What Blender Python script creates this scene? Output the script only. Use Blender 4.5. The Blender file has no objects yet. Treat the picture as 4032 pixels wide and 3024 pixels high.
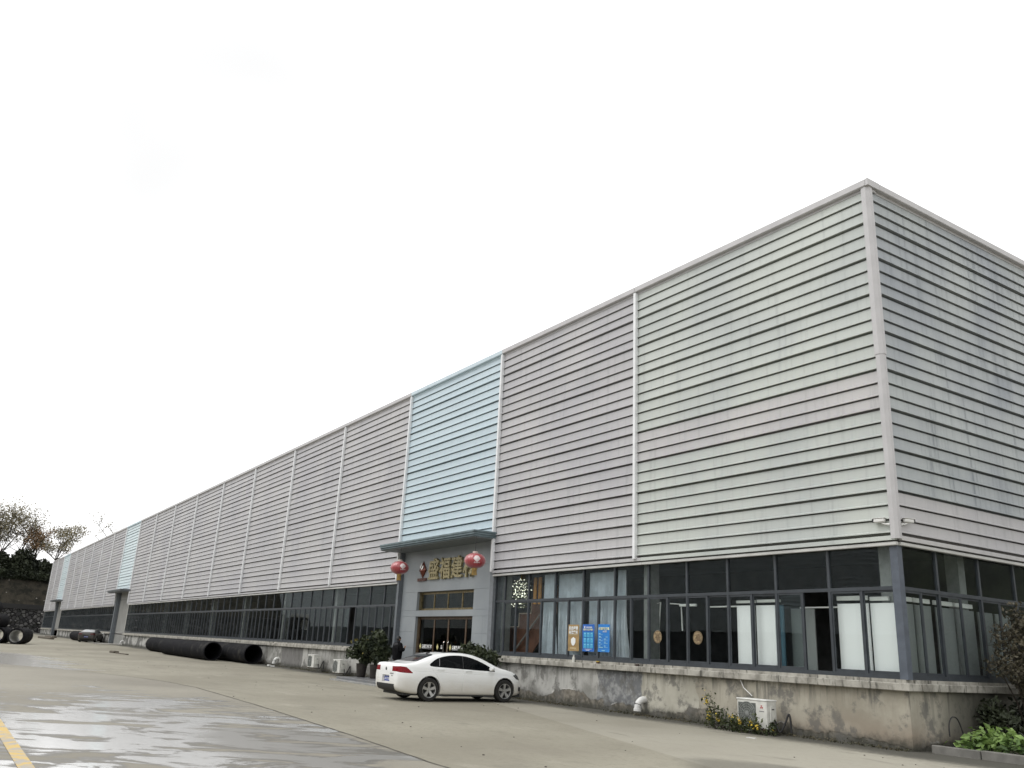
import bpy, bmesh, math, random
import numpy as np
from mathutils import Vector, Matrix, noise as mnoise
R = math.radians
SC = bpy.context.scene
COL = SC.collection

# ---------------------------------------------------------------- camera
cam_d = bpy.data.cameras.new('camera'); cam = bpy.data.objects.new('camera', cam_d); COL.objects.link(cam)
cam_d.sensor_width = 36; cam_d.lens = 36 * 3356.5 / 4032; cam_d.clip_end = 3000; cam_d.clip_start = 0.1
_yaw, _pit, _rol = R(-57.325), R(17.264), R(2.779)
_f = Vector((math.sin(_yaw) * math.cos(_pit), math.cos(_yaw) * math.cos(_pit), math.sin(_pit)))
_r = Vector((math.cos(_yaw), -math.sin(_yaw), 0)); _u = _r.cross(_f)
_r2 = _r * math.cos(_rol) + _u * math.sin(_rol); _u2 = -_r * math.sin(_rol) + _u * math.cos(_rol)
cam.matrix_world = Matrix(((_r2.x, _u2.x, -_f.x, 11.539), (_r2.y, _u2.y, -_f.y, -17.234), (_r2.z, _u2.z, -_f.z, 1.623), (0, 0, 0, 1)))
SC.camera = cam

# ---------------------------------------------------------------- overcast sky, soft sun, exposure
SUN_EL, SUN_AZ = R(52), R(205)         # azimuth measured from +Y towards +X
world = bpy.data.worlds.new('World'); SC.world = world; world.use_nodes = True
wn = world.node_tree; wn.nodes.clear()
w_out = wn.nodes.new('ShaderNodeOutputWorld'); w_bg = wn.nodes.new('ShaderNodeBackground')
w_sky = wn.nodes.new('ShaderNodeTexSky'); w_sky.sky_type = 'NISHITA'; w_sky.sun_disc = False
w_sky.sun_elevation = SUN_EL; w_sky.sun_rotation = SUN_AZ; w_sky.dust_density = 6; w_sky.air_density = 1.5
w_hs = wn.nodes.new('ShaderNodeHueSaturation'); w_hs.inputs['Saturation'].default_value = 0.12; w_hs.inputs['Value'].default_value = 1.0
w_tc = wn.nodes.new('ShaderNodeTexCoord'); w_nz = wn.nodes.new('ShaderNodeTexNoise')
w_nz.inputs['Scale'].default_value = 1.0; w_nz.inputs['Detail'].default_value = 4
w_rp = wn.nodes.new('ShaderNodeMapRange'); w_rp.inputs[1].default_value = .3; w_rp.inputs[2].default_value = .7
w_rp.inputs[3].default_value = 8.6; w_rp.inputs[4].default_value = 16.5
w_cl = wn.nodes.new('ShaderNodeCombineColor'); w_mx = wn.nodes.new('ShaderNodeMix'); w_mx.data_type = 'RGBA'
w_mx.inputs['Factor'].default_value = 0.82
wn.links.new(w_tc.outputs['Generated'], w_nz.inputs['Vector']); wn.links.new(w_nz.outputs['Fac'], w_rp.inputs[0])
for i in range(3): wn.links.new(w_rp.outputs[0], w_cl.inputs[i])
wn.links.new(w_sky.outputs[0], w_hs.inputs['Color']); wn.links.new(w_hs.outputs[0], w_mx.inputs['A'])
wn.links.new(w_cl.outputs[0], w_mx.inputs['B']); wn.links.new(w_mx.outputs['Result'], w_bg.inputs['Color'])
w_bg.inputs['Strength'].default_value = 0.1
wn.links.new(w_bg.outputs[0], w_out.inputs[0])
sun_d = bpy.data.lights.new('sun', 'SUN'); sun_d.energy = 1.0; sun_d.angle = R(35); sun_d.color = (1, .985, .965)
sun = bpy.data.objects.new('sun', sun_d); COL.objects.link(sun)
_sd = Vector((math.sin(SUN_AZ) * math.cos(SUN_EL), math.cos(SUN_AZ) * math.cos(SUN_EL), math.sin(SUN_EL)))
sun.rotation_euler = _sd.to_track_quat('Z', 'Y').to_euler(); sun.location = (0, -30, 40)
vs = SC.view_settings; vs.view_transform = 'Standard'; vs.look = 'None'; vs.exposure = 0.25; vs.gamma = 1; vs.use_curve_mapping = False

# ---------------------------------------------------------------- material helpers
class G:
    """tiny node-graph builder around one Principled material"""
    def __init__(s, name):
        s.m = bpy.data.materials.new(name); s.m.use_nodes = True; s.t = s.m.node_tree
        s.b = s.t.nodes['Principled BSDF']; s._pos = None
    def lk(s, a, inp):
        if isinstance(a, (int, float)): inp.default_value = (a, a, a, 1) if inp.type == 'RGBA' else a
        elif isinstance(a, tuple): inp.default_value = a if len(a) == 4 or inp.type == 'VECTOR' else (*a, 1)
        else: s.t.links.new(a, inp)
    def pos(s):
        if s._pos is None:
            g = s.t.nodes.new('ShaderNodeNewGeometry'); s._pos = g.outputs['Position']; s._nrm = g.outputs['Normal']
        return s._pos
    def obj(s): return s.t.nodes.new('ShaderNodeTexCoord').outputs['Object']
    def rnd(s): return s.t.nodes.new('ShaderNodeObjectInfo').outputs['Random']
    def xyz(s, v):
        n = s.t.nodes.new('ShaderNodeSeparateXYZ'); s.lk(v, n.inputs[0]); return n.outputs
    def vec(s, v, sc, off=(0, 0, 0)):
        n = s.t.nodes.new('ShaderNodeMapping'); s.lk(v, n.inputs['Vector']); n.inputs['Scale'].default_value = sc; n.inputs['Location'].default_value = off; return n.outputs[0]
    def rot(s, v, deg):
        n = s.t.nodes.new('ShaderNodeVectorRotate'); n.rotation_type = 'Z_AXIS'; s.lk(v, n.inputs['Vector']); n.inputs['Angle'].default_value = R(-deg); return n.outputs[0]
    def noise(s, v, scale, detail=4, rough=.55, dist=0):
        n = s.t.nodes.new('ShaderNodeTexNoise'); s.lk(v, n.inputs['Vector']); n.inputs['Scale'].default_value = scale
        n.inputs['Detail'].default_value = detail; n.inputs['Roughness'].default_value = rough; n.inputs['Distortion'].default_value = dist; return n.outputs['Fac']
    def voro(s, v, scale, feat='F1', out='Distance'):
        n = s.t.nodes.new('ShaderNodeTexVoronoi'); n.feature = feat; s.lk(v, n.inputs['Vector']); n.inputs['Scale'].default_value = scale; return n.outputs[out]
    def mp(s, v, a, b, c=0., d=1., smooth=True):
        n = s.t.nodes.new('ShaderNodeMapRange'); n.interpolation_type = 'SMOOTHSTEP' if smooth else 'LINEAR'; s.lk(v, n.inputs[0])
        for i, q in enumerate((a, b, c, d)): n.inputs[i + 1].default_value = q
        return n.outputs[0]
    def ma(s, op, a, b=0., c=0.):
        n = s.t.nodes.new('ShaderNodeMath'); n.operation = op; s.lk(a, n.inputs[0]); s.lk(b, n.inputs[1]); s.lk(c, n.inputs[2]); return n.outputs[0]
    def mix(s, f, a, b, mode='MIX'):
        n = s.t.nodes.new('ShaderNodeMix'); n.data_type = 'RGBA'; n.blend_type = mode; s.lk(f, n.inputs['Factor']); s.lk(a, n.inputs['A']); s.lk(b, n.inputs['B']); return n.outputs['Result']
    def bump(s, h, st=.3, dist=.02):
        n = s.t.nodes.new('ShaderNodeBump'); s.lk(h, n.inputs['Height']); s.lk(st, n.inputs['Strength']); n.inputs['Distance'].default_value = dist
        s.t.links.new(n.outputs[0], s.b.inputs['Normal'])
    def out(s, col=None, rough=None, metal=None, spec=None, **k):
        if col is not None: s.lk(col, s.b.inputs['Base Color'])
        if rough is not None: s.lk(rough, s.b.inputs['Roughness'])
        if metal is not None: s.lk(metal, s.b.inputs['Metallic'])
        if spec is not None: s.lk(spec, s.b.inputs['Specular IOR Level'])
        for q, v in k.items(): s.lk(v, s.b.inputs[q.replace('_', ' ')])
        return s.m
MC = {}
def mat(name, col, rough=.6, metal=0., var=.12, scale=6., bump=0., spec=.5, **k):
    """plain material with gentle procedural mottling"""
    if name in MC: return MC[name]
    g = G(name); n = g.noise(g.pos(), scale, 5)
    dk = tuple(c * (1 - var) for c in col); lt = tuple(min(1, c * (1 + var)) for c in col)
    c = g.mix(g.mp(n, .3, .7), dk, lt)
    if bump: g.bump(n, bump, .01)
    MC[name] = g.out(c, rough, metal, spec, **k); return MC[name]

# ---------------------------------------------------------------- mesh helpers
class MB:
    def __init__(s): s.v = []; s.f = []
    def add(s, vs, fs):
        o = len(s.v); s.v += [tuple(v) for v in vs]; s.f += [tuple(i + o for i in f) for f in fs]; return s
    def box(s, x0, x1, y0, y1, z0, z1):
        return s.add([(x0, y0, z0), (x1, y0, z0), (x1, y1, z0), (x0, y1, z0), (x0, y0, z1), (x1, y0, z1), (x1, y1, z1), (x0, y1, z1)],
                     [(3, 2, 1, 0), (4, 5, 6, 7), (0, 1, 5, 4), (1, 2, 6, 5), (2, 3, 7, 6), (3, 0, 4, 7)])
    def cbox(s, x0, x1, y0, y1, z0, z1, b=.01):
        """box with chamfered edges"""
        bm = bmesh.new(); bmesh.ops.create_cube(bm, size=1)
        for v in bm.verts: v.co = Vector(((x0 + x1) / 2 + v.co.x * (x1 - x0), (y0 + y1) / 2 + v.co.y * (y1 - y0), (z0 + z1) / 2 + v.co.z * (z1 - z0)))
        bmesh.ops.bevel(bm, geom=bm.edges[:], offset=b, segments=1, affect='EDGES')
        bm.verts.index_update(); s.add([v.co for v in bm.verts], [[v.index for v in f.verts] for f in bm.faces]); bm.free(); return s
    def prism(s, pts, d0, d1, axis='y'):
        """polygon (a,b) extruded along axis; y: (x,z) x: (y,z) z: (x,y)"""
        n = len(pts)
        def P(p, d): return {'y': (p[0], d, p[1]), 'x': (d, p[0], p[1]), 'z': (p[0], p[1], d)}[axis]
        return s.add([P(p, d0) for p in pts] + [P(p, d1) for p in pts],
                     [tuple(range(n)), tuple(range(2 * n - 1, n - 1, -1))] + [(i, i + n, (i + 1) % n + n, (i + 1) % n) for i in range(n)])
    def tube(s, path, rad, n=8, cap=True):
        path = [Vector(p) for p in path]; k = len(path)
        rad = [rad] * k if isinstance(rad, (int, float)) else rad
        o = len(s.v); up = Vector((0, 0, 1))
        for i, p in enumerate(path):
            d = (path[min(i + 1, k - 1)] - path[max(i - 1, 0)]).normalized()
            a = d.cross(up if abs(d.z) < .95 else Vector((1, 0, 0))).normalized(); b = d.cross(a)
            for j in range(n):
                t = 2 * math.pi * j / n; s.v.append(tuple(p + (a * math.cos(t) + b * math.sin(t)) * rad[i]))
        for i in range(k - 1):
            for j in range(n):
                s.f.append((o + i * n + j, o + i * n + (j + 1) % n, o + (i + 1) * n + (j + 1) % n, o + (i + 1) * n + j))
        if cap: s.f.append(tuple(o + j for j in range(n - 1, -1, -1))); s.f.append(tuple(o + (k - 1) * n + j for j in range(n)))
        return s
    def lathe(s, prof, n=24, c=(0, 0, 0), axis='z', lobes=0, amp=0.):
        o = len(s.v); k = len(prof)
        for (r, h) in prof:
            for j in range(n):
                t = 2 * math.pi * j / n; rr = r * (1 + (amp * math.cos(lobes * t) if lobes else 0)); a, b = rr * math.cos(t), rr * math.sin(t)
                q = {'z': (a, b, h), 'y': (a, h, b), 'x': (h, a, b)}[axis]; s.v.append((c[0] + q[0], c[1] + q[1], c[2] + q[2]))
        for i in range(k - 1):
            for j in range(n): s.f.append((o + i * n + j, o + i * n + (j + 1) % n, o + (i + 1) * n + (j + 1) % n, o + (i + 1) * n + j))
        return s
    def mesh(s, name):
        m = bpy.data.meshes.new(name); m.from_pydata(s.v, [], s.f); m.validate(); return m
    def obj(s, name, m, parent=None, smooth=0, fix=True):
        me = s.mesh(name)
        if fix: fixn(me)
        if smooth: soft(me, smooth)
        return link(name, me, m, parent)
def fixn(me):
    bm = bmesh.new(); bm.from_mesh(me); bmesh.ops.recalc_face_normals(bm, faces=bm.faces[:]); bm.to_mesh(me); bm.free()
def soft(me, ang=35):
    me.shade_smooth() if hasattr(me, 'shade_smooth') else None
    bm = bmesh.new(); bm.from_mesh(me)
    for f in bm.faces: f.smooth = True
    for e in bm.edges: e.smooth = len(e.link_faces) == 2 and e.calc_face_angle(0) < R(ang)
    bm.to_mesh(me); bm.free()
def link(name, me, m=None, parent=None):
    o = bpy.data.objects.new(name, me); COL.objects.link(o)
    if m is not None and not me.materials: me.materials.append(m)
    if parent: o.parent = parent
    return o
def tag(o, label=None, cat=None, group=None, kind=None):
    if label: o['label'] = label
    if cat: o['category'] = cat
    if group: o['group'] = group
    if kind: o['kind'] = kind
    return o
def thing(name, label, cat, loc=(0, 0, 0), rz=0, group=None):
    o = bpy.data.objects.new(name, None); COL.objects.link(o); o.location = loc; o.rotation_euler = (0, 0, rz); o.empty_display_size = .2
    return tag(o, label, cat, group)
def copy_tree(o, parent=None, swap=None):
    c = o.copy(); COL.objects.link(c); c.parent = parent
    if swap and c.data and c.data.materials and c.data.materials[0].name in swap:
        c.data = c.data.copy(); c.data.materials[0] = swap[c.data.materials[0].name] if c.data.materials[0].name in swap else c.data.materials[0]
    for ch in list(o.children): copy_tree(ch, c, swap)
    return c
def text(name, body, size, m, parent=None, loc=(0, 0, 0), rot=(R(90), 0, 0), ext=.01, bold=0., align='CENTER', sx=1.):
    cu = bpy.data.curves.new(name, 'FONT'); cu.body = body; cu.size = size; cu.extrude = ext; cu.offset = bold; cu.align_x = align; cu.resolution_u = 2
    t = bpy.data.objects.new(name, cu); COL.objects.link(t)
    me = bpy.data.meshes.new_from_object(t.evaluated_get(bpy.context.evaluated_depsgraph_get()))
    bpy.data.objects.remove(t); bpy.data.curves.remove(cu); me.name = name
    me.materials.clear(); o = link(name, me, m, parent); o.location = loc; o.rotation_euler = rot; o.scale = (sx, 1, 1); return o
def gz(x): return -0.00175 * x

# ---------------------------------------------------------------- materials of the place
def clad(name, col, dirt=.25, dcol=(.20, .21, .22), blot=.12):
    g = G(name); p = g.pos()
    st = g.noise(g.vec(p, (3.2, 3.2, .22)), 1.6, 6, .65)
    st2 = g.noise(g.vec(p, (9, 9, .5)), 1.5, 3)
    bl = g.noise(p, .33, 4, .5, .4)
    c = g.mix(g.mp(g.rnd(), 0, 1, 0, 1, False), tuple(q * .955 for q in col), tuple(q * 1.03 for q in col))
    c = g.mix(g.mp(bl, .35, .7, 0, blot), c, (col[0] * .72, col[1] * .73, col[2] * .80))
    c = g.mix(g.ma('MULTIPLY', g.mp(st, .5, .78), dirt), c, dcol)
    c = g.mix(g.mp(st2, .55, .85, 0, dirt * .35), c, dcol)
    g.bump(g.noise(g.vec(p, (.6, .6, 2)), 1.6, 3), .22, .03)
    return g.out(c, g.mp(st, .3, .7, .42, .6), 0, .35)
M_GREEN = clad('cladding_green_grey', (.508, .536, .502), .32, blot=.45)
M_MAUVE = clad('cladding_mauve_grey', (.478, .472, .475), .32, blot=.42)
M_PINK = clad('cladding_faded_pink', (.492, .484, .478), .38, blot=.4)
M_BLUE = clad('cladding_pale_blue', (.515, .61, .655), .24, (.28, .38, .43))
M_BLUE2 = clad('cladding_bright_blue', (.63, .72, .745), .1, (.3, .4, .45))
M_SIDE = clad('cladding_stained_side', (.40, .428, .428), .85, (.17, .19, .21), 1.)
M_TRIM = mat('trim_mauve', (.465, .458, .462), .5, 0, .06, 2)
M_STRIP = mat('strip_white', (.74, .75, .76), .45, 0, .05, 3)
M_DTEAL = mat('canopy_teal', (.13, .175, .19), .5, 0, .22, 3)
M_CGREY = mat('canopy_grey', (.13, .14, .15), .5, 0, .22, 3)
M_FRAME = mat('window_frame_slate', (.038, .045, .053), .42, 0, .15, 5)
M_DARK = mat('dark_interior', (.07, .07, .068), .85, 0, .3, 1.2)
M_INFLOOR = mat('interior_floor_tile', (.17, .16, .15), .4, 0, .2, 1)
M_COLUMN = mat('interior_column', (.22, .23, .22), .7)
M_GREYWALL = None
def glass(name, tint, ior=1.5, rough=0.0, wave=.0):
    m = bpy.data.materials.new(name); m.use_nodes = True; t = m.node_tree; t.nodes.clear()
    o = t.nodes.new('ShaderNodeOutputMaterial'); mx = t.nodes.new('ShaderNodeMixShader'); tr = t.nodes.new('ShaderNodeBsdfTransparent'); gl = t.nodes.new('ShaderNodeBsdfGlossy'); lw = t.nodes.new('ShaderNodeLayerWeight'); pw = t.nodes.new('ShaderNodeMath'); fr = t.nodes.new('ShaderNodeMath')
    lw.inputs['Blend'].default_value = .5; pw.operation = 'POWER'; pw.inputs[1].default_value = 5; fr.operation = 'MULTIPLY_ADD'; f0 = ((ior - 1) / (ior + 1)) ** 2; fr.inputs[1].default_value = 1 - f0; fr.inputs[2].default_value = f0
    t.links.new(lw.outputs['Facing'], pw.inputs[0]); t.links.new(pw.outputs[0], fr.inputs[0])
    tr.inputs[0].default_value = (*tint, 1); gl.inputs[0].default_value = (.95, 1, 1, 1); gl.inputs['Roughness'].default_value = rough
    if wave:
        ge = t.nodes.new('ShaderNodeNewGeometry'); nz = t.nodes.new('ShaderNodeTexNoise'); nz.inputs['Scale'].default_value = 1.1; nz.inputs['Detail'].default_value = 1
        bp = t.nodes.new('ShaderNodeBump'); bp.inputs['Strength'].default_value = wave; bp.inputs['Distance'].default_value = .03
        t.links.new(ge.outputs['Position'], nz.inputs['Vector']); t.links.new(nz.outputs['Fac'], bp.inputs['Height']); t.links.new(bp.outputs[0], gl.inputs['Normal'])
    t.links.new(fr.outputs[0], mx.inputs[0]); t.links.new(tr.outputs[0], mx.inputs[1]); t.links.new(gl.outputs[0], mx.inputs[2]); t.links.new(mx.outputs[0], o.inputs[0]); return m
M_GLASS = glass('window_glass', (.93, .95, .95), 1.45, 0, .05)

def plinth_mat():
    g = G('stained_plaster'); p = g.pos(); x, y, z = g.xyz(p)
    edge = g.ma('MULTIPLY', g.ma('SUBTRACT', g.noise(p, 2.2, 5), .5), .5)
    xx = g.ma('ADD', x, edge)
    def band(a, b): return g.ma('MULTIPLY', g.mp(xx, a, a + .05), g.mp(xx, b, b - .05))
    big = g.noise(p, .8, 6, .6); fine = g.noise(p, 7, 5, .6); streak = g.noise(g.vec(p, (2.6, 2.6, .25)), 1.7, 6, .65)
    base = g.mix(g.mp(big, .36, .60), (.22, .218, .20), (.43, .425, .40))
    base = g.mix(g.mp(xx, -7.95, -7.85), base, g.mix(g.mp(big, .3, .65), (.34, .325, .27), (.49, .47, .40)))
    base = g.mix(g.mp(xx, -5.7, -5.66), base, g.mix(g.mp(big, .32, .66), (.285, .262, .21), (.415, .388, .32)))
    base = g.mix(band(-9.9, -7.9), base, g.mix(g.mp(g.noise(p, 3.2, 6, .7), .42, .62), (.15, .155, .16), (.30, .305, .30)))
    base = g.mix(g.ma('MULTIPLY', band(-38.6, -35.2), .85), base, (.15, .145, .14))
    base = g.mix(g.mp(xx, -47, -49), base, g.mix(g.mp(big, .44, .54), (.15, .15, .142), (.47, .465, .44)))
    # reddish damp low on the near end
    base = g.mix(g.ma('MULTIPLY', g.mp(xx, -5, -3), g.mp(g.ma('ADD', z, g.ma('MULTIPLY', big, .8)), 1.15, .45, 0, .55)), base, (.27, .21, .16))
    # peeled lower render with ragged edge
    hgt = g.ma('SUBTRACT', g.ma('ADD', g.ma('ADD', .16, g.ma('MULTIPLY', band(-14.3, -9.6), .22)), g.ma('MULTIPLY', g.ma('SUBTRACT', g.noise(g.vec(p, (1, 1, .6)), .42, 8, .62), .5), 1.5)), z)
    peel = g.mp(hgt, -.03, .03)
    base = g.mix(peel, base, g.mix(g.mp(fine, .35, .65), (.135, .122, .10), (.25, .228, .19)))
    chip = g.ma('MULTIPLY', g.ma('MULTIPLY', g.mp(hgt, -.045, -.012), g.mp(hgt, .006, -.006)), g.mp(g.noise(p, .8, 3), .56, .62))
    base = g.mix(g.ma('MULTIPLY', chip, .85), base, (.72, .71, .67))
    # dark runs under the ledge, moss at the foot
    base = g.mix(g.ma('MULTIPLY', g.mp(streak, .47, .70), g.mp(g.ma('ADD', z, g.ma('MULTIPLY', big, .9)), .9, 1.6, 0, .9)), base, (.075, .075, .068))
    base = g.mix(g.mp(g.ma('ADD', g.ma('SUBTRACT', z, g.ma('MULTIPLY', x, -.00175)), g.ma('MULTIPLY', fine, .35)), .52, .20, 0, .9), base, (.05, .05, .04))
    base = g.mix(g.mp(g.noise(p, 1.9, 7, .7), .50, .62, 0, .75), base, (.125, .122, .112))
    base = g.mix(g.ma('MULTIPLY', g.mp(g.ma('ADD', y, big), 1.3, 2.6), .8), base, (.06, .062, .05))
    g.bump(g.ma('ADD', g.ma('MULTIPLY', peel, -1.), g.ma('MULTIPLY', fine, .4)), .5, .02)
    return g.out(base, .85, 0, .3)
M_PLINTH = plinth_mat()
def ledge_mat():
    g = G('weathered_ledge'); p = g.pos(); n = g.noise(p, 2.2, 7, .65); s = g.noise(g.vec(p, (4, 4, 1)), 2, 5, .6)
    c = g.mix(g.mp(n, .3, .65), (.20, .19, .165), (.42, .405, .36)); c = g.mix(g.mp(s, .52, .7, 0, .85), c, (.07, .068, .058)); g.bump(n, .4, .02)
    return g.out(c, .85, 0, .3)
M_LEDGE = ledge_mat()
def ground_mat():
    g = G('yard_concrete'); p = g.pos(); x, y, z = g.xyz(p)
    a = g.noise(p, .12, 5, .55); b = g.noise(g.vec(p, (.5, 1.3, 1)), .55, 6, .6, .5); f = g.noise(p, 9, 6, .65); sp = g.noise(p, 45, 3, .6)
    c = g.mix(g.mp(a, .3, .68), (.212, .196, .152), (.300, .282, .225))
    c = g.mix(g.mp(b, .50, .72, 0, .6), c, (.20, .182, .145)); c = g.mix(g.mp(b, .42, .26, 0, .45), c, (.40, .375, .315))
    c = g.mix(g.mp(f, .48, .72, 0, .55), c, (.17, .155, .12)); c = g.mix(g.mp(sp, .60, .72, 0, .6), c, (.11, .10, .08)); c = g.mix(g.mp(g.noise(p, 1.6, 6, .7), .52, .70, 0, .45), c, (.18, .165, .13))
    # greyer lighter strip of newer concrete towards the building end
    c = g.mix(g.ma('MULTIPLY', g.mp(g.ma('ADD', y, g.ma('MULTIPLY', x, .33)), -6.2, -6.1), g.mp(a, .35, .6, .25, .5)), c, (.36, .342, .29))
    # grime collected along the wall
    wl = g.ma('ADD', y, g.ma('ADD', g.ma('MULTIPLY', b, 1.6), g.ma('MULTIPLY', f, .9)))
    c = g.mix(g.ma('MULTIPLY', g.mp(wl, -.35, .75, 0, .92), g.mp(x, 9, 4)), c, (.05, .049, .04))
    # oily damp streaks
    ds = g.noise(g.vec(p, (.35, .9, 1), (3, 1, 0)), .8, 5, .6, .8)
    c = g.mix(g.mp(ds, .60, .74, 0, .5), c, (.13, .12, .1))
    el = g.ma('ADD', g.ma('POWER', g.ma('MULTIPLY', g.ma('ADD', x, -2.6), .42), 2), g.ma('POWER', g.ma('MULTIPLY', g.ma('ADD', y, 5.9), .9), 2))
    el = g.ma('ADD', el, g.ma('MULTIPLY', g.ma('SUBTRACT', b, .5), 2.2)); pat = g.mp(el, 1.3, .6)
    c = g.mix(g.ma('MULTIPLY', pat, .5), c, (.10, .094, .08))
    # far puddles
    far = g.ma('ADD', g.ma('POWER', g.ma('MULTIPLY', g.ma('ADD', x, 36), .06), 2), g.ma('POWER', g.ma('MULTIPLY', g.ma('ADD', y, 13.5), .34), 2))
    pn = g.noise(g.vec(g.rot(p, 56), (.22, .9, 1)), .8, 6, .6, .3)
    pud = g.mp(g.ma('ADD', pn, g.ma('MULTIPLY', far, -.32)), .30, .36)
    c = g.mix(g.ma('MULTIPLY', pud, .6), c, (.18, .175, .165))
    g.bump(g.ma('ADD', g.ma('MULTIPLY', f, .6), sp), g.mp(pud, 0, 1, .18, 0), .006)
    r = g.mix(pud, g.mp(pat, 0, 1, .82, .5), .2)
    return g.out(c, r, 0, .4)
M_GROUND = ground_mat()
def road_mat():
    g = G('wet_concrete'); p = g.pos(); x, y, z = g.xyz(p)
    a = g.noise(p, .16, 5, .55); f = g.noise(p, 8, 6, .65); w = g.noise(g.vec(g.rot(p, 56), (.55, 1.25, 1), (0, 3.3, 0)), .95, 8, .62, .6); sp = g.noise(p, 50, 3)
    c = g.mix(g.mp(a, .3, .68), (.195, .180, .146), (.268, .250, .205)); c = g.mix(g.mp(f, .5, .75, 0, .4), c, (.15, .137, .112)); c = g.mix(g.mp(sp, .62, .75, 0, .5), c, (.09, .085, .07))
    el = g.ma('ADD', g.ma('POWER', g.ma('MULTIPLY', g.ma('ADD', x, 4.6), .125), 2), g.ma('POWER', g.ma('MULTIPLY', g.ma('ADD', y, 13.4), .34), 2))
    wet = g.ma('ADD', g.ma('MULTIPLY_ADD', w, 3.0, -1.0), g.ma('MULTIPLY', el, -.24))
    el2 = g.ma('ADD', g.ma('POWER', g.ma('MULTIPLY', g.ma('ADD', x, 2.0), .20), 2), g.ma('POWER', g.ma('MULTIPLY', g.ma('ADD', y, 11.9), .55), 2))
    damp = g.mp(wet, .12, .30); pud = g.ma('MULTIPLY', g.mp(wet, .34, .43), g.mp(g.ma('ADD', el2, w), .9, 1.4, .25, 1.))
    c = g.mix(g.ma('MULTIPLY', damp, .8), c, (.082, .076, .065)); c = g.mix(g.ma('MULTIPLY', pud, .95), c, (.52, .52, .51))  # pale puddle colour puts the bright sky reflection into the base
    g.bump(g.ma('ADD', g.ma('MULTIPLY', f, .6), sp), g.mp(pud, 0, 1, .16, 0), .006)
    r = g.mix(damp, .78, .40); r = g.mix(pud, r, .14)
    return g.out(c, r, 0, .5)
M_ROAD = road_mat()
def paint_line():
    g = G('worn_yellow_paint'); p = g.pos(); n = g.noise(p, 3.5, 7, .7)
    return g.out(g.mix(g.mp(n, .44, .60), (.55, .38, .10), (.27, .245, .20)), g.mp(n, .4, .6, .55, .3), 0, .4)

# ================================================================ SETTING: ground, road, hill
def sheet(name, pts, z, m, kind='structure'):
    me = bpy.data.meshes.new(name); me.from_pydata([(x, y, gz(x) + z) for x, y in pts], [], [tuple(range(len(pts)))]); fixn(me)
    if me.polygons[0].normal.z < 0: me.flip_normals()
    return tag(link(name, me, m), kind=kind)
gm = MB(); xs_ = [-700, -400, -200, -100, -50, 0, 50, 200, 500]; ys_ = [-500, -200, -80, -30, 0, 30, 80, 200, 500]
for i in range(8):
    for j in range(8):
        q = [(xs_[i], ys_[j]), (xs_[i + 1], ys_[j]), (xs_[i + 1], ys_[j + 1]), (xs_[i], ys_[j + 1])]
        gm.add([(a, b, gz(a)) for a, b in q], [(0, 1, 2, 3)])
tag(gm.obj('ground', M_GROUND, fix=False), kind='structure')
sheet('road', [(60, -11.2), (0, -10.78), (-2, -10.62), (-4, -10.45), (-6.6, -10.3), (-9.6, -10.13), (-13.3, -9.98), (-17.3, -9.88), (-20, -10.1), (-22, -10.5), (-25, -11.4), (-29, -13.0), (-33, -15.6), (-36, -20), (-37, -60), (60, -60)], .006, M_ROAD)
sheet('lane_marking', [(20, -16.02), (-9.2, -15.98), (-9.25, -15.80), (20, -15.84)], .011, paint_line())

jp = [(60, -11.2), (0, -10.78), (-2, -10.62), (-4, -10.45), (-6.6, -10.3), (-9.6, -10.13), (-13.3, -9.98), (-17.3, -9.88), (-20, -10.1), (-22, -10.5), (-25, -11.4), (-29, -13.0)]
jm = MB()
for (a, b), (c, d) in zip(jp[:-1], jp[1:]):
    n = 6
    for i in range(n):
        t0, t1 = i / n, (i + 1) / n; q = []
        for t in (t0, t1): x = a + (c - a) * t; y = b + (d - b) * t + .03 * mnoise.noise(Vector((x * 1.7, 0, 0))); q.append((x, y, .022 + .014 * mnoise.noise(Vector((x * 2.3, 5, 0)))))
        jm.add([(q[0][0], q[0][1] - q[0][2], gz(q[0][0]) + .010), (q[0][0], q[0][1] + q[0][2], gz(q[0][0]) + .010), (q[1][0], q[1][1] + q[1][2], gz(q[1][0]) + .010), (q[1][0], q[1][1] - q[1][2], gz(q[1][0]) + .010)], [(0, 1, 2, 3)])
tag(jm.obj('expansion_joint', mat('joint_filler', (.075, .068, .052), .9, 0, .4, 3)), kind='structure')
# hillside at the far end of the yard
def hill_mat():
    g = G('scrub_slope'); p = g.pos(); n = g.noise(p, .5, 7, .65); f = g.noise(p, 2.2, 5, .7); v = g.voro(p, .9)
    c = g.mix(g.mp(n, .35, .62), (.017, .017, .014), (.045, .040, .031)); c = g.mix(g.mp(f, .55, .75, 0, .7), c, (.025, .03, .016)); c = g.mix(g.mp(v, .16, .08, 0, .6), c, (.30, .28, .25)); g.bump(f, .8, .4)
    return g.out(c, .95, 0, .1)
M_HILL = hill_mat()
random.seed(5)
hm = MB(); NY, prof = 70, [(-189.5, 5.25), (-190.5, 5.6), (-192, 7.4), (-193.5, 9.2), (-195, 10.8), (-196.5, 12.1), (-200, 12.6), (-210, 12.2), (-260, 12)]
for j in range(NY + 1):
    y = -90 + 3 * j
    for i, (x, z) in enumerate(prof):
        dz = (mnoise.noise(Vector((x * .35, y * .35, 1))) * .9 + mnoise.noise(Vector((x, y, 3))) * .35) * (i > 0)
        hm.v.append((x + dz * .4, y, z + dz - .012 * (y + 4)))
for j in range(NY):
    for i in range(len(prof) - 1):
        a = j * len(prof) + i; hm.f.append((a, a + 1, a + 1 + len(prof), a + len(prof)))
tag(hm.obj('hillside', M_HILL, smooth=60), kind='structure')
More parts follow.
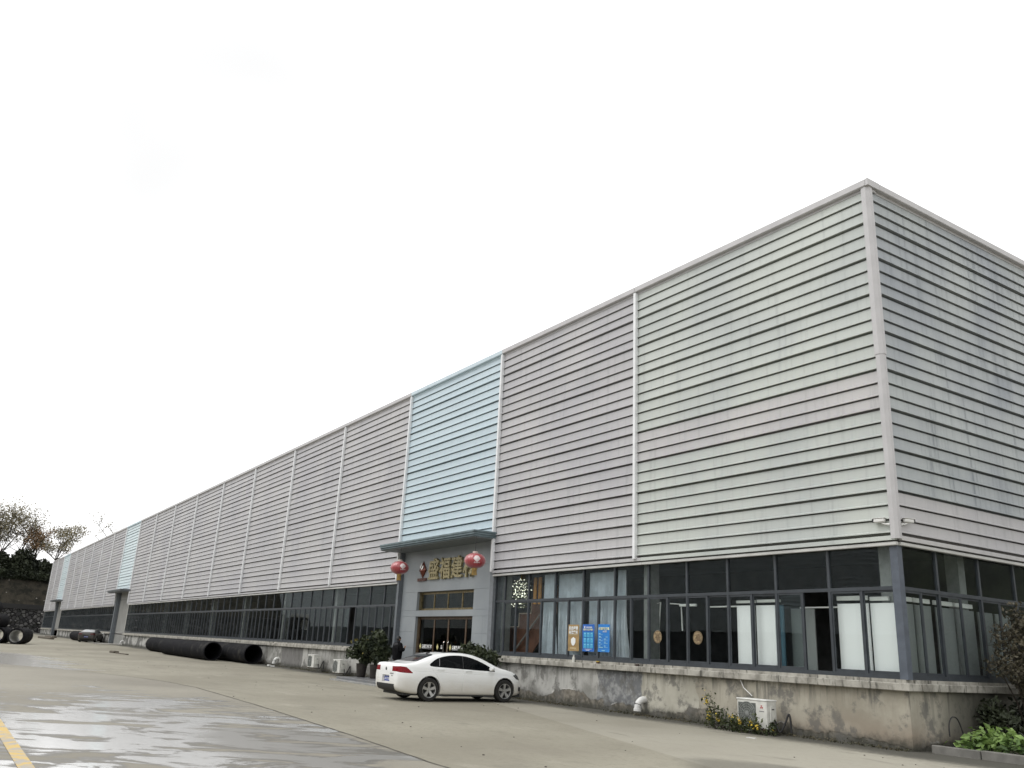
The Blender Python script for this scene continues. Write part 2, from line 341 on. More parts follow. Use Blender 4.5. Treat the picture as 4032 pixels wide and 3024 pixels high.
# stone retaining wall
def rubble_mat():
    g = G('rubble_stone'); p = g.pos(); v = g.voro(p, 1.5, 'F1', 'Color'); e = g.voro(p, 1.5, 'DISTANCE_TO_EDGE'); n = g.noise(p, 1.4, 6, .65)
    h = g.t.nodes.new('ShaderNodeRGBToBW'); g.lk(v, h.inputs[0])
    c = g.mix(g.mp(h.outputs[0], .2, .9), (.030, .030, .031), (.115, .112, .11)); c = g.mix(g.mp(e, .08, .02), c, (.012, .012, .012)); c = g.mix(g.mp(n, .5, .7, 0, .7), c, (.02, .024, .016)); g.bump(g.mp(e, 0, .15), .9, .3)
    return g.out(c, .92, 0, .2)
M_RUBBLE = rubble_mat()
rw = thing('retaining_wall', 'dark rubble stone retaining wall at the foot of the scrub hillside', 'wall', (-188, -20, gz(-188)))
wm = MB(); nyy, nzz = 120, 9
for j in range(nyy + 1):
    for k in range(nzz + 1):
        y = -40 + j * .75; z = k * .5
        wm.v.append((-k * .05 + .22 * mnoise.noise(Vector((y * 1.3, z * 1.7, 7))), y, z))
for j in range(nyy):
    for k in range(nzz):
        a = j * (nzz + 1) + k; wm.f.append((a, a + 1, a + nzz + 2, a + nzz + 1))
o = wm.obj('stone_face', M_RUBBLE, rw); o.location = (0, 0, 0)
MB().box(-2.6, -.3, -40, 50, 4.45, 5.35).obj('wall_top', mat('wall_top_dark', (.02, .02, .02), .9), rw)
random.seed(9)
M_STONE = mat('pale_stone', (.24, .235, .225), .85, 0, .35, .8)
for i in range(34):       # paler stones standing proud of the face
    y = random.uniform(0, 28); z = random.uniform(.5, 4.2); s = random.uniform(.10, .24)
    b = MB(); b.cbox(-.12, .16, -s, s, -s * .6, s * .6, .06); o = b.obj('stone', M_STONE, rw); o.location = (-z * .1 + .12, y, z); o.rotation_euler = (random.uniform(-.4, .4), 0, random.uniform(-.2, .2))

# ---------------------------------------------------------------- leaves, trees, shrubs
def leaf_cloud(mb, n, fn, size, rng, flat=0.):
    for _ in range(n):
        c = fn(rng)
        if c is None: continue
        a = Vector((rng.gauss(0, 1), rng.gauss(0, 1), rng.gauss(0, 1) * (1 - flat))).normalized(); b = a.cross(Vector((rng.gauss(0, 1), rng.gauss(0, 1), rng.gauss(0, 1)))).normalized()
        s = size * rng.uniform(.6, 1.35); w = s * .55; c = Vector(c)
        n_ = a.cross(b) * s * .18
        mb.add([c - a * s, c + b * w + n_, c + a * s, c - b * w + n_], [(0, 1, 2), (0, 2, 3)])
def leaf_mat(name, c1, c2, sc=1.2, rough=.55, trans=.25):
    g = G(name); p = g.pos(); n = g.noise(p, sc, 5, .6)
    c = g.mix(g.mp(n, .32, .66), c1, c2)
    return g.out(c, rough, 0, .35, Transmission_Weight=0., Subsurface_Weight=0.)
M_BARK = mat('bark_dark', (.055, .045, .036), .9, 0, .3, 4)
L_DARK = leaf_mat('leaf_dark_evergreen', (.010, .014, .008), (.032, .040, .020), .5)
L_OLIVE = leaf_mat('leaf_olive_autumn', (.13, .115, .065), (.27, .235, .14), .7)
L_RUST = leaf_mat('leaf_rust_autumn', (.13, .09, .05), (.27, .17, .09), .7)
L_GREY = leaf_mat('leaf_grey_olive', (.14, .13, .09), (.28, .255, .175), .7)
def make_tree(loc, h, spread, seed, lm, label, leaves=900, lean=0., lsize=.26, stems=1, low=.35):
    rng = random.Random(seed); t = thing('tree', label, 'tree', loc, 0, 'trees on the hilltop')
    tr = MB(); tips = []
    def limb(p, d, ln, r, lev):
        pts = [p]; q = p.copy(); dd = d.copy(); k = 4
        for _ in range(k):
            dd = (dd + Vector((rng.gauss(0, .13), rng.gauss(0, .13), .06))).normalized(); q = q + dd * ln / k; pts.append(q.copy())
        tr.tube(pts, [1.15 * r * (1 - .6 * i / k) for i in range(k + 1)], 5, False)
        if lev >= 2: tips.extend(pts[1:])
        if lev < 3:
            for _ in range(3 if lev else 5):
                b = pts[rng.randint(2, k)]; a = rng.uniform(0, 6.28); up = rng.uniform(.45, 1.1)
                limb(b, Vector((math.cos(a), math.sin(a), up)).normalized(), ln * rng.uniform(.42, .62), r * .42, lev + 1)
    for s in range(stems):
        a = rng.uniform(0, 6.28)
        limb(Vector((rng.uniform(-.3, .3) * (stems > 1), rng.uniform(-.3, .3) * (stems > 1), -.4)), Vector((lean + .12 * math.cos(a), lean * .6 + .12 * math.sin(a), 1)).normalized(), h * .62, .16, 0)
    tr.obj('trunk', M_BARK, t)
    lf = MB()
    tips = [q for q in tips if q.z > h * low]
    def fn(r):
        q = r.choice(tips); return (q.x + r.gauss(0, spread * .17), q.y + r.gauss(0, spread * .17), q.z + r.gauss(0, spread * .11))
    leaf_cloud(lf, leaves, fn, lsize, rng); lf.obj('crown', lm, t, fix=False); return t
TREES = [((-196, 2.6, 12.2), 11.0, 3.6, 11, L_OLIVE, 'rounded sparse autumn tree nearest the warehouse corner', 2400, .10, .19, 3, .45),
         ((-197, -1.2, 12.5), 9.5, 3.2, 12, L_RUST, 'rust coloured autumn tree leaning left of the rounded one', 1900, .06, .19, 4, .35),
         ((-199, -4.6, 13.0), 12.5, 3.4, 13, L_GREY, 'tall thin pale tree in the middle of the hilltop row', 1200, .16, .18, 3, .5),
         ((-198, -8.2, 13.0), 12.8, 4.4, 14, L_OLIVE, 'broad open crowned tree towards the left edge of the hilltop', 2800, .16, .2, 4, .42),
         ((-198, -11.5, 13.0), 13.5, 4.4, 15, L_GREY, 'grey leaved tree cut by the left edge of the picture', 2600, .16, .2, 4, .42),
         ((-203, 12.6, 14), 13.2, 2.0, 16, L_GREY, 'thin bare treetop peeping over the warehouse roof', 160, .03, .2, 1, .6)]
for a in TREES: make_tree(*a[:6], leaves=a[6], lean=a[7], lsize=a[8], stems=a[9], low=a[10])
sh = MB(); rng = random.Random(21)
blobs = [(random.Random(k).uniform(-198, -195.2), -16 + k * .62, 12.6 + 1.5 * random.Random(k + 50).random() + (2.0 if k < 17 else 0) * random.Random(k + 9).random(), 1.0 + .9 * random.Random(k + 99).random()) for k in range(46)]
blobs += [(-194.6, -15 + k * .8, 11.6, .9) for k in range(34)] + [(-196, -3.2, 15.6, 1.6), (-196.5, -2.0, 15.2, 1.5), (-196, -9.5, 15.8, 1.9), (-196, -12, 16, 2), (-196, -4.2, 14.8, 1.6)]
def fnb(r):
    b = r.choice(blobs); u = Vector((r.gauss(0, 1), r.gauss(0, 1), r.gauss(0, 1))).normalized() * (r.random() ** .4) * b[3]; return (b[0] + u.x, b[1] + u.y, b[2] + u.z)
leaf_cloud(sh, 22000, fnb, .34, rng); tag(sh.obj('undergrowth', L_DARK, fix=False), 'dark evergreen undergrowth along the top of the hillside', 'undergrowth', kind='stuff')
sg = MB()
leaf_cloud(sg, 3000, lambda r: (-189.3 - r.random() * 1.6, r.uniform(-14, 8), 4.4 + r.random() * 1.0), .3, rng); tag(sg.obj('overhanging_scrub', L_DARK, fix=False), 'dark strip of scrub hanging over the stone retaining wall', 'scrub', kind='stuff')

# ================================================================ WAREHOUSE
BAY, X0, ZT, CRS = 8.0, .48, 12.92, .3155
SHEET = CRS * 3; NB = 21; ZC = ZT - 9 * SHEET        # 4.40
WH = thing('warehouse', 'very long ribbed metal warehouse with dark ribbon windows on a stained plinth', 'warehouse')
def sheet_mesh(name, length, courses=3, axis='x', first=0.):
    """ribbed cladding sheet hanging from z=0; outward -y (axis x) or +x (axis y)"""
    P = [(0., 0.)]
    for c in range(courses):
        lap = (c == courses - 1); d = .060 if lap else .045; b = -CRS * (c + 1); h = .026; sl = .048 if lap else .030
        P += [(0, b + sl + h + .022), (-d, b + sl + h), (-d, b + sl), (-d + .006, b + sl), (-d + .006, b + sl + h - .010), (.15, b + sl + h - .004), (.15, b + .002)]
        P += [(0., b)]
    m = MB()
    for (y, z) in P:
        for s in (0, length): m.v.append((s, y, z) if axis == 'x' else (-y, s, z))
    for i in range(len(P) - 1): m.f.append((2 * i, 2 * i + 1, 2 * i + 3, 2 * i + 2))
    return m.mesh(name)
SM = sheet_mesh('cladding_sheet', BAY - .006); SM_END = sheet_mesh('cladding_sheet_end', BAY + X0 - .05); SM_2 = sheet_mesh('cladding_sheet_short', BAY - .006, 2)
SM_S = sheet_mesh('cladding_sheet_side', 13.99, 3, 'y')
def put(name, me, m, loc, parent=WH):
    key = me.name + m.name
    if key not in MC:
        mm = me.copy(); mm.materials.append(m); MC[key] = mm
    o = link(name, MC[key], None, parent); o.location = loc; return o
BLUE = {2: 0, 11: 0, 18: 0}
rj = random.Random(3)
for k in range(NB):                     # bay k lies between x=-8k and x=-8(k+1)
    blue = k in BLUE
    for r in range(9):
        if blue and r > 7: continue
        m = (M_BLUE if k == 2 else M_BLUE2) if blue else (M_GREEN if k == 0 else M_MAUVE)
        if k == 0 and r == 5: m = M_PINK
        me = SM_END if k == 0 else (SM_2 if blue and r == 7 else SM)
        put('cladding_panel', me, m, (-BAY * (k + 1) + .003, rj.uniform(-.004, .004), ZT - SHEET * r))
for r in range(9):
    for q in range(2):
        put('cladding_panel', SM_S, M_MAUVE if r == 8 else M_SIDE, (X0 + rj.uniform(-.004, .004), .04 + q * 14, ZT - SHEET * r))
# vertical joint strips, coping, corner trim, bottom rail
STP = MB(); STP.cbox(-.055, .055, -.13, .0, 0, ZT - ZC + .06, .012); STPm = STP.mesh('joint_strip'); STPm.materials.append(M_STRIP)
STS = MB(); STS.cbox(-.055, .055, -.13, .0, 0, ZT - 5.7, .012); STSm = STS.mesh('joint_strip_short'); STSm.materials.append(M_STRIP)
for k in range(1, NB + 1):
    sb = k in (2, 3, 11, 12, 18, 19)
    o = link('joint_strip', STPm, None, WH); o.location = (-BAY * k, 0, ZC - .06)
for k in range(NB):
    xa = X0 + .06 if k == 0 else -BAY * k
    b = MB(); b.cbox(-BAY * (k + 1) + .004, xa - .004, -.13, .35, ZT + .02, ZT + .20, .015); b.box(-BAY * (k + 1) + .004, xa - .004, -.02, .3, ZT - .05, ZT + .02)
    b.obj('coping', M_BLUE if k in BLUE else M_TRIM, WH)
b = MB(); b.cbox(X0 - .3, X0 + .13, .36, 28, ZT + .02, ZT + .20, .015); b.box(X0 - .3, X0 + .02, .1, 28, ZT - .05, ZT + .02); b.box(X0 + .061, X0 + .128, -.125, .36, ZT + .022, ZT + .198); b.obj('coping', M_TRIM, WH)
def corner_piece(z0, z1, gr):
    a = .09 + gr; P = [(X0 - a, .0), (X0 - a, -.075 - gr), (X0 - .03, -.085 - gr), (X0 + .02, -.078 - gr), (X0 + .078 + gr, -.02), (X0 + .085 + gr, .03), (X0 + .075 + gr, a), (X0, a)]
    return MB().prism(P, z0, z1, 'z').obj('corner_trim', M_TRIM, WH, smooth=25)
corner_piece(ZC - .09, 8.62, 0.); corner_piece(8.56, ZT + .19, .012)
SEG = [(X0, -16.0), (-24.0, -88.0), (-96.0, -144.0), (-152.0, -168.0)]       # window stretches
M_RAIL = mat('bottom_rail', (.50, .50, .48), .5, 0, .1, 2)
for a, b_ in SEG:
    n = max(1, round((a - b_) / 8)); w = (a - b_) / n
    for i in range(n):
        x1 = a - i * w; x0 = x1 - w
        MB().box(x0 + .004, x1 - .004, -.06, .02, ZC - .115, ZC - .02).obj('flashing', M_MAUVE if x1 < -7 else M_GREEN, WH)
        MB().cbox(x0 + .004, x1 - .004, -.03, .06, ZC - .225, ZC - .15, .01).obj('bottom_rail', M_RAIL, WH)
for q in range(2):
    MB().box(X0 - .02, X0 + .06, .1 + 14 * q, 14 * q + 14.09, ZC - .115, ZC - .02).obj('flashing', M_PINK, WH)
    MB().cbox(X0 - .06, X0 + .03, .1 + 14 * q, 14 * q + 14.09, ZC - .225, ZC - .15, .01).obj('bottom_rail', M_RAIL, WH)
# backing, roof and hidden faces
ZW = ZC - .15                                     # head of the windows
SH = MB()
for k in range(NB):
    zb = 5.62 if k in BLUE else ZW
    SH.box(-BAY * (k + 1), -BAY * k if k else X0 - .17, .17, .30, zb, ZT - .02)
SH.box(X0 - .30, X0 - .17, .30, 28, ZW, ZT - .02); SH.box(-168, X0 - .05, 27.8, 28, 0, ZT - .02); SH.box(-168.2, -168, .06, 28, gz(-168), ZT)
SH.box(-168, X0 - .3, .3, 27.8, ZT - .3, ZT - .1)
SH.obj('wall_backing', mat('galvanised_backing', (.2, .2, .2), .7), WH)
# plinth and ledge
for a, b_ in SEG:
    n = max(1, round((a - b_) / 8)); w = (a - b_) / n
    PLm = MB(); PLm.box(b_, a - (.10 if a == X0 else 0), .10, .40, -.3, 1.17); PLm.obj('plinth', M_PLINTH, WH)
    for i in range(n):
        x1 = a - i * w + (.02 if i == 0 and a == X0 else 0); x0 = a - (i + 1) * w
        MB().cbox(x0 + .001, x1 - .001, -.05, .42, 1.17, 1.325, .012).obj('ledge', M_LEDGE, WH)
        MB().box(x0, x1 - .12, .05, .30, 1.325, 1.395).obj('sill', M_LEDGE, WH)
MB().box(X0 - .40, X0 - .10, .40, 28, -.3, 1.17).obj('plinth', M_PLINTH, WH)
MB().cbox(X0 - .42, X0 + .05, .42, 28, 1.17, 1.325, .012).obj('ledge', M_LEDGE, WH)
MB().box(X0 - .30, X0 - .05, .30, 28, 1.325, 1.395).obj('sill', M_LEDGE, WH)
# ribbon windows: frame with three panes each
ZS, ZTR = 1.395, 3.28
def window(x0, x1, axis='x', halves=True, open_=None, first=False):
    """window unit between mullion centres; axis y = on the side face"""
    L = x1 - x0; f = MB(); hm_ = .03
    def bx(a0, a1, z0, z1, d0=.125, d1=.175):
        f.box(a0, a1, d0, d1, z0, z1) if axis == 'x' else f.box(X0 - d1, X0 - d0, a0, a1, z0, z1)
    bx(x0 - .035, x0 + .035, ZS, ZW, .115, .18)
    bx(x0 + .035, x1 - .035, ZW - .05, ZW); bx(x0 + .035, x1 - .035, ZTR - .04, ZTR + .04, .115, .178); bx(x0 + .035, x1 - .035, ZS, ZS + .09, .11, .18)
    xm = (x0 + x1) / 2
    if halves: bx(xm - .025, xm + .025, ZS + .09, ZTR - .04)
    fr = f.obj('window', M_FRAME, WH)
    def pane(a0, a1, z0, z1, d):
        p = MB(); p.box(a0, a1, d, d + .008, z0, z1) if axis == 'x' else p.box(X0 - d - .008, X0 - d, a0, a1, z0, z1); p.obj('pane', M_GLASS, fr)
    pane(x0 + .03, x1 - .03, ZTR + .035, ZW - .045, .155)
    if halves:
        if open_ == 'right':
            pane(x0 + .03, xm - .02, ZS + .08, ZTR - .035, .138); pane(x0 + .05, xm - .0, ZS + .08, ZTR - .035, .165)
        else:
            pane(x0 + .03, xm - .02, ZS + .08, ZTR - .035, .138); pane(xm + .02, x1 - .03, ZS + .08, ZTR - .035, .16)
        # sash rails
        s = MB()
        for (a0, a1, d) in ((x0 + .036, xm - .026, .130), (xm + .026, x1 - .036, .152)):
            if open_ == 'right' and a0 > xm: continue
            for (z0, z1) in ((ZS + .09, ZS + .15), (ZTR - .085, ZTR - .042)): s.box(a0, a1, d, d + .02, z0, z1) if axis == 'x' else s.box(X0 - d - .02, X0 - d, a0, a1, z0, z1)
            for (q0, q1) in ((a0, a0 + .03), (a1 - .03, a1)): s.box(q0, q1, d, d + .02, ZS + .15, ZTR - .085) if axis == 'x' else s.box(X0 - d - .02, X0 - d, q0, q1, ZS + .15, ZTR - .085)
        s.obj('sash', M_FRAME, fr)
    else: pane(x0 + .03, x1 - .03, ZS + .08, ZTR - .035, .15)
    return fr
MULL = [-15.33, -13.79, -12.23, -10.70, -9.14, -7.62, -6.05, -4.55, -2.97, -1.42, .26]
window(-15.95, -15.33, halves=False)
for a, b_ in zip(MULL[:-1], MULL[1:]): window(a, b_, open_='right' if a == -2.97 else None)
for a, b_ in ((-24.0, -88.0), (-96.0, -144.0), (-152.0, -168.0)):
    n = round((a - b_) / 1.5525); w = (a - b_) / n
    for i in range(n):
        window(a - (i + 1) * w, a - i * w, open_='right' if (a == -24. and i in (3,)) else None)
SY = [.24, 1.62, 3.36, 4.95, 6.5, 8.1, 9.7, 11.3, 12.9]
for a, b_ in zip(SY[:-1], SY[1:]): window(a, b_, 'y')
MB().box(X0 - .235, X0 - .05, .055, .225, ZS, ZW).obj('corner_post', mat('post_slate_blue', (.085, .10, .125), .45), WH)
# interior shell
I = MB(); I.box(-168, X0 - .4, .3, 14, 1.15, 1.30); I.obj('interior_floor', M_INFLOOR, WH)
I = MB(); I.box(-168, X0 - .3, 7.5, 7.7, 1.3, 7); I.box(-168, X0 - .3, .31, 7.5, 4.75, 4.9); I.obj('interior_wall', M_DARK, WH)
for k in range(0, NB + 1):
    x = -BAY * k
    if k == 0: x = X0 - .62
    MB().box(x - .14, x + .14, .42, .78, 1.3, 4.75).obj('column', M_COLUMN, WH)
for x0_, y0_ in ((X0 - .7, 3.3), (X0 - .7, 8)): MB().box(x0_ - .12, x0_ + .2, y0_ - .14, y0_ + .14, 1.3, 4.75).obj('column', M_COLUMN, WH)

# ---------------------------------------------------------------- entrance bay
def grey_tile():
    g = G('grey_tile_wall'); p = g.pos(); n = g.noise(p, .7, 5); f = g.noise(p, 14, 4)
    c = g.mix(g.mp(n, .3, .7), (.235, .258, .275), (.285, .308, .322)); c = g.mix(g.mp(f, .6, .75, 0, .25), c, (.2, .2, .2)); return g.out(c, .38, 0, .4)
M_GT = grey_tile()
EW = .20; XL, XR = -23.86, -16.2
def tile(x0, x1, z0, z1): MB().cbox(x0 + .002, x1 - .002, EW, EW + .12, z0 + .002, z1 - .002, .003).obj('wall_tile', M_GT, WH)
DX0, DX1 = -22.40, -17.66
zrows = [.2, .845, 1.49, 2.135, 2.77]
for a, b_ in zip(zrows[:-1], zrows[1:]):
    tile(XL, DX0, a, b_); tile(DX1, -16.9, a, b_); tile(-16.9, XR, a, b_)
tile(XL, -20.0, 2.77, 3.02); tile(-20.0, XR, 2.77, 3.02)
tile(XL, DX0, 3.02, 3.79); tile(DX1, XR, 3.02, 3.79)
for a, b_ in ((3.79, 4.69), (4.69, 5.62)):
    xx = [XL, -21.4, -18.8, XR]
    for i in range(3): tile(xx[i], xx[i + 1], a, b_)
MB().box(XL, XR, EW + .125, EW + .2, 3.8, 5.6).box(XL, DX0 - .001, EW + .125, EW + .2, 0, 3.8).box(DX1 + .001, XR, EW + .125, EW + .2, 0, 3.8).box(DX0, DX1, EW + .125, EW + .2, 2.80, 2.99).obj('wall_core', mat('core', (.1, .1, .1), .9), WH)
M_RET = mat('return_slate', (.12, .135, .15), .5)
MB().box(-24.06, XL - .002, .0, .42, .0, 5.62).obj('door_jamb', M_RET, WH)
MB().box(XR + .002, -15.95, .0, .42, .0, ZW).obj('door_jamb', mat('jamb_grey', (.17, .185, .20), .5), WH)
MB().box(XR + .002, -16.06, .0, .42, ZW + .002, 5.62).obj('door_jamb', M_RET, WH)
def reveals(x0, x1, z0, z1, d=.32):
    b = MB(); t = .02
    b.box(x0, x0 + t, EW + .121, EW + d, z0, z1).box(x1 - t, x1, EW + .121, EW + d, z0, z1).box(x0 + t, x1 - t, EW + .121, EW + d, z1 - t, z1)
    return b
M_BRONZE = mat('bronze_frame', (.20, .155, .075), .35, .55, .25, 8); M_DOORG = glass('door_glass', (.42, .40, .36), 1.5)
M_BROWN = mat('door_brown', (.09, .055, .03), .4, .2, .3, 6)
reveals(DX0, DX1, 3.02, 3.79).obj('window_reveal', mat('reveal_bronze', (.14, .12, .07), .5), WH)
tw = MB(); ty0, ty1 = EW + .2, EW + .26
tw.box(DX0 + .02, DX1 - .02, ty0, ty1, 3.02, 3.11).box(DX0 + .02, DX1 - .02, ty0, ty1, 3.69, 3.77)
mx = [DX0 + .02 + i * (DX1 - DX0 - .04) / 4 for i in range(5)]
for i, x in enumerate(mx): tw.box(max(x - .03, DX0 + .02), min(x + .03, DX1 - .02), ty0 + .002, ty1 - .002, 3.11, 3.69)
two = tw.obj('transom_window', M_BRONZE, WH)
for i in range(4): MB().box(mx[i] + .03, mx[i + 1] - .03, ty0 + .02, ty0 + .03, 3.11, 3.69).obj('pane', M_GLASS, two)
reveals(DX0, DX1, .2, 2.77).obj('door_reveal', mat('reveal_brown', (.13, .10, .065), .5), WH)
dr = MB(); dr.box(DX0 + .02, DX1 - .02, ty0, ty1, 2.66, 2.75)
dxs = [DX0 + .02, -21.05, -19.85, -18.45, DX1 - .02]
for x in dxs: dr.box(max(x - .05, DX0 + .02), min(x + .05, DX1 - .02), ty0 + .002, ty1 - .002, .2, 2.66)
for i in range(4):
    if i == 2: continue
    dr.box(dxs[i] + .05, dxs[i + 1] - .05, ty0 + .01, ty1 - .01, .2, .32)
dro = dr.obj('entrance_door', M_BROWN, WH)
for i in range(4): MB().box(dxs[i] + .05, dxs[i + 1] - .05, ty0 + .02, ty0 + .03, .32 if i != 2 else .2, 2.66).obj('pane', M_DOORG, dro)
for x in (-20.05, -19.70): MB().tube([(x, ty0 - .02, 1.15), (x, ty0 - .06, 1.2), (x + .01, ty0 - .06, 1.75), (x, ty0 - .02, 1.8)], .014, 6).obj('handle', mat('chrome', (.7, .7, .68), .2, 1., .02), dro)
M_PRINT = mat('white_print', (.8, .8, .78), .6, 0, .02); M_PRINTG = mat('gold_print', (.62, .56, .25), .5, 0, .05)
for (x, w_, body) in ((-21.72, 1.0, '盛福艺术建材'), (-20.45, .5, '盛'), (-19.15, 1.15, '盛福艺术建材'), (-18.05, .7, '盛福艺术')):
    text('door_lettering', body, .15, M_PRINT, dro, (x + .12, ty0 + .012, 1.52), ext=.002, bold=.004)
    MB().box(x - .30, x + .52, ty0 + .008, ty0 + .012, 1.475, 1.487).obj('door_lettering', mat('grey_print', (.4, .4, .4), .6), dro) if w_ >= 1 else None
    cx = x - .46 if w_ >= 1 else x - .22
    MB().prism([(cx - .085, 1.57), (cx, 1.45), (cx + .085, 1.57), (cx, 1.69)], ty0 + .008, ty0 + .013).obj('door_lettering', M_PRINTG, dro)
MB().box(-17.75, -17.55, .95, 1.15, .2, 2.6).obj('timber_post', mat('amber_wood', (.28, .11, .03), .5), WH)
# entrance lettering
M_GOLD = mat('weathered_gold', (.36, .31, .17), .45, .35, .35, 14)
M_MAROON = mat('maroon_metal', (.13, .035, .022), .22, .6, .2, 6)
SIGN = thing('company_sign', 'gold raised characters beside a maroon diamond emblem over the glass entrance', 'sign', (-20, EW, 4.3))
for ch, x in zip('盛福建材', (-20.93, -19.94, -18.96, -17.98)):
    text('character', ch, .92, M_GOLD, SIGN, (x + 20, -.055, .045), ext=.05, bold=.018)
pts = [(0, 0, -.14)] ; DX, DZ, W_, H_ = -2.0, .42, .31, .36
em = MB(); em.add([(DX - W_, -.06, DZ - .02), (DX, -.02, DZ - H_), (DX + W_, -.06, DZ - .02), (DX, -.02, DZ + H_), (DX - .02, -.15, DZ - .06), (DX - W_, 0, DZ - .02), (DX, 0, DZ - H_), (DX + W_, 0, DZ - .02), (DX, 0, DZ + H_)],
       [(0, 1, 4), (1, 2, 4), (2, 3, 4), (3, 0, 4), (0, 5, 6, 1), (1, 6, 7, 2), (2, 7, 8, 3), (3, 8, 5, 0)]); em.obj('emblem', M_MAROON, SIGN)
MB().add([(DX - .12, -.13, DZ + .08), (DX + .0, -.09, DZ + .30), (DX + .02, -.11, DZ + .2), (DX - .03, -.145, DZ + .04)], [(0, 1, 2, 3)]).obj('emblem_facet', mat('steel_facet', (.5, .48, .45), .2, .8), SIGN)
MB().add([(DX + .02, -.135, DZ + .02), (DX + .09, -.09, DZ + .19), (DX + .15, -.10, DZ + .10), (DX + .08, -.125, DZ - .02)], [(0, 1, 2, 3)]).obj('emblem_facet', MC['steel_facet'], SIGN)
text('character', 'SHENGFU', .17, mat('brown_letters', (.14, .06, .045), .4, .3), SIGN, (DX, -.04, -.06), ext=.03, bold=.006, sx=1.05)
# canopies
def canopy(x0, x1, cm=M_DTEAL):
    c = MB(); d = 1.02
    for (a, z0, z1) in ((0., 5.735, 5.81), (-.035, 5.655, 5.73), (-.07, 5.585, 5.65)): c.cbox(x0 - a * 0, x1 + a * .6, -d - a, .0, z0, z1, .012)
    c.box(x0 + .02, x1 - .06, -d + .09, -.001, 5.57, 5.586)
    for k in range(3): c.box(x0 + .01, x1 - .045, -d + .01, -.002, 5.728 - .075 * k, 5.737 - .075 * k)
    o = c.obj('canopy', cm, WH); return o
canopy(-24.08, -15.87)
MB().box(-24.0, -15.95, -.94, .19, 5.54, 5.568).obj('canopy_soffit', mat('soffit_grey', (.16, .18, .185), .6), WH)
# roller-door bays far along the facade
M_ROLL = mat('roller_grey', (.30, .30, .285), .55, .1, .1, 1)
for kx, shut in ((-92, 0.), (-148, 1.1)):
    canopy(kx - 4.06, kx + 4.1, M_CGREY)
    g0 = gz(kx)
    rd = MB(); z = g0 + shut
    while z < 5.6:
        rd.prism([(.34, z), (.30, z + .02), (.30, z + .09), (.34, z + .11)], kx - 2.55, kx + 3.3, 'x'); z += .112
    rd.obj('roller_door', M_ROLL, WH)
    MB().box(kx - 4.0, kx - 2.55, .22, .4, g0 - .1, 5.62).box(kx - 2.68, kx - 2.55, .0, .215, g0 - .1, 5.62).obj('door_jamb', M_RET, WH)
    MB().box(kx - 4.0, kx - 3.4, .02, .215, g0 - .1, 5.62).obj('door_jamb', M_RET, WH)
    MB().box(kx + 3.3, kx + 4.0, .15, .4, g0 - .1, 5.62).obj('door_jamb', mat('jamb_pale', (.33, .33, .31), .6), WH)
    MB().box(kx - 4, kx + 4, .42, 1.2, 5.2, 5.6).obj('lintel', M_DARK, WH)
    sheet('door_ramp', [(kx - 3.8, -2.2), (kx + 3.9, -2.2), (kx + 3.9, .3), (kx - 3.8, .3)], .03, mat('ramp_concrete', (.27, .26, .23), .8, 0, .2, .7))

# opposite warehouse across the yard (seen only mirrored in the window glass)
OP = thing('opposite_warehouse', 'ribbed grey warehouse across the yard mirrored faintly in the dark windows', 'warehouse', (0, -52, 0))
om = MB(); P = [(0, 12.6)]
for c in range(26): P += [(0, 12.6 - .3155 * c - .2), (.09, 12.6 - .3155 * c - .24), (.09, 12.6 - .3155 * (c + 1)), (-.02, 12.6 - .3155 * (c + 1))]
for (y, z) in P: om.v += [(-300, y, z), (70, y, z)]
for i in range(len(P) - 1): om.f.append((2 * i, 2 * i + 1, 2 * i + 3, 2 * i + 2))
om.obj('cladding', mat('opposite_cladding', (.42, .45, .47), .7, spec=.2), OP)
MB().box(-300, 70, -20, -.1, 0, 12.6).obj('wall', mat('opposite_wall', (.05, .055, .06), .85, spec=.1), OP)

# wooded slope beyond the side of the building (outside the picture, mirrored in the side windows)
ws = MB(); NX = 30
for i in range(NX + 1):
    x = 8 + i * 5
    for (y, z) in ((48, 0), (54, 9), (60, 15), (70, 20), (120, 24)):
        ws.v.append((x, y + 2 * mnoise.noise(Vector((x * .1, y, 0))), gz(x) + z * (1 + .2 * mnoise.noise(Vector((x * .15, y * .1, 4))))))
for i in range(NX):
    for k in range(4): a = i * 5 + k; ws.f.append((a, a + 1, a + 6, a + 5))
tag(ws.obj('wooded_slope', L_DARK, smooth=60), kind='structure')

# ================================================================ CARS
def cr(tab, x):
    if x > 2.656: x = 2.656 + (x - 2.656) / FO
    return _cr(tab, x)
FO = .84      # front overhang factor
def _cr(tab, x):
    """smooth (Catmull-Rom / pchip-like) interpolation of a key table"""
    if x <= tab[0][0]: return tab[0][1]
    if x >= tab[-1][0]: return tab[-1][1]
    for i in range(len(tab) - 1):
        if tab[i][0] <= x <= tab[i + 1][0]:
            x0, y0 = tab[i]; x1, y1 = tab[i + 1]; h = x1 - x0; t = (x - x0) / h
            def sl(j):
                if j <= 0: return (tab[1][1] - tab[0][1]) / (tab[1][0] - tab[0][0])
                if j >= len(tab) - 1: return (tab[-1][1] - tab[-2][1]) / (tab[-1][0] - tab[-2][0])
                a = (tab[j][1] - tab[j - 1][1]) / (tab[j][0] - tab[j - 1][0]); b = (tab[j + 1][1] - tab[j][1]) / (tab[j + 1][0] - tab[j][0])
                return 0 if a * b <= 0 else 2 * a * b / (a + b)
            m0, m1 = sl(i) * h, sl(i + 1) * h
            return (2 * t ** 3 - 3 * t * t + 1) * y0 + (t ** 3 - 2 * t * t + t) * m0 + (-2 * t ** 3 + 3 * t * t) * y1 + (t ** 3 - t * t) * m1
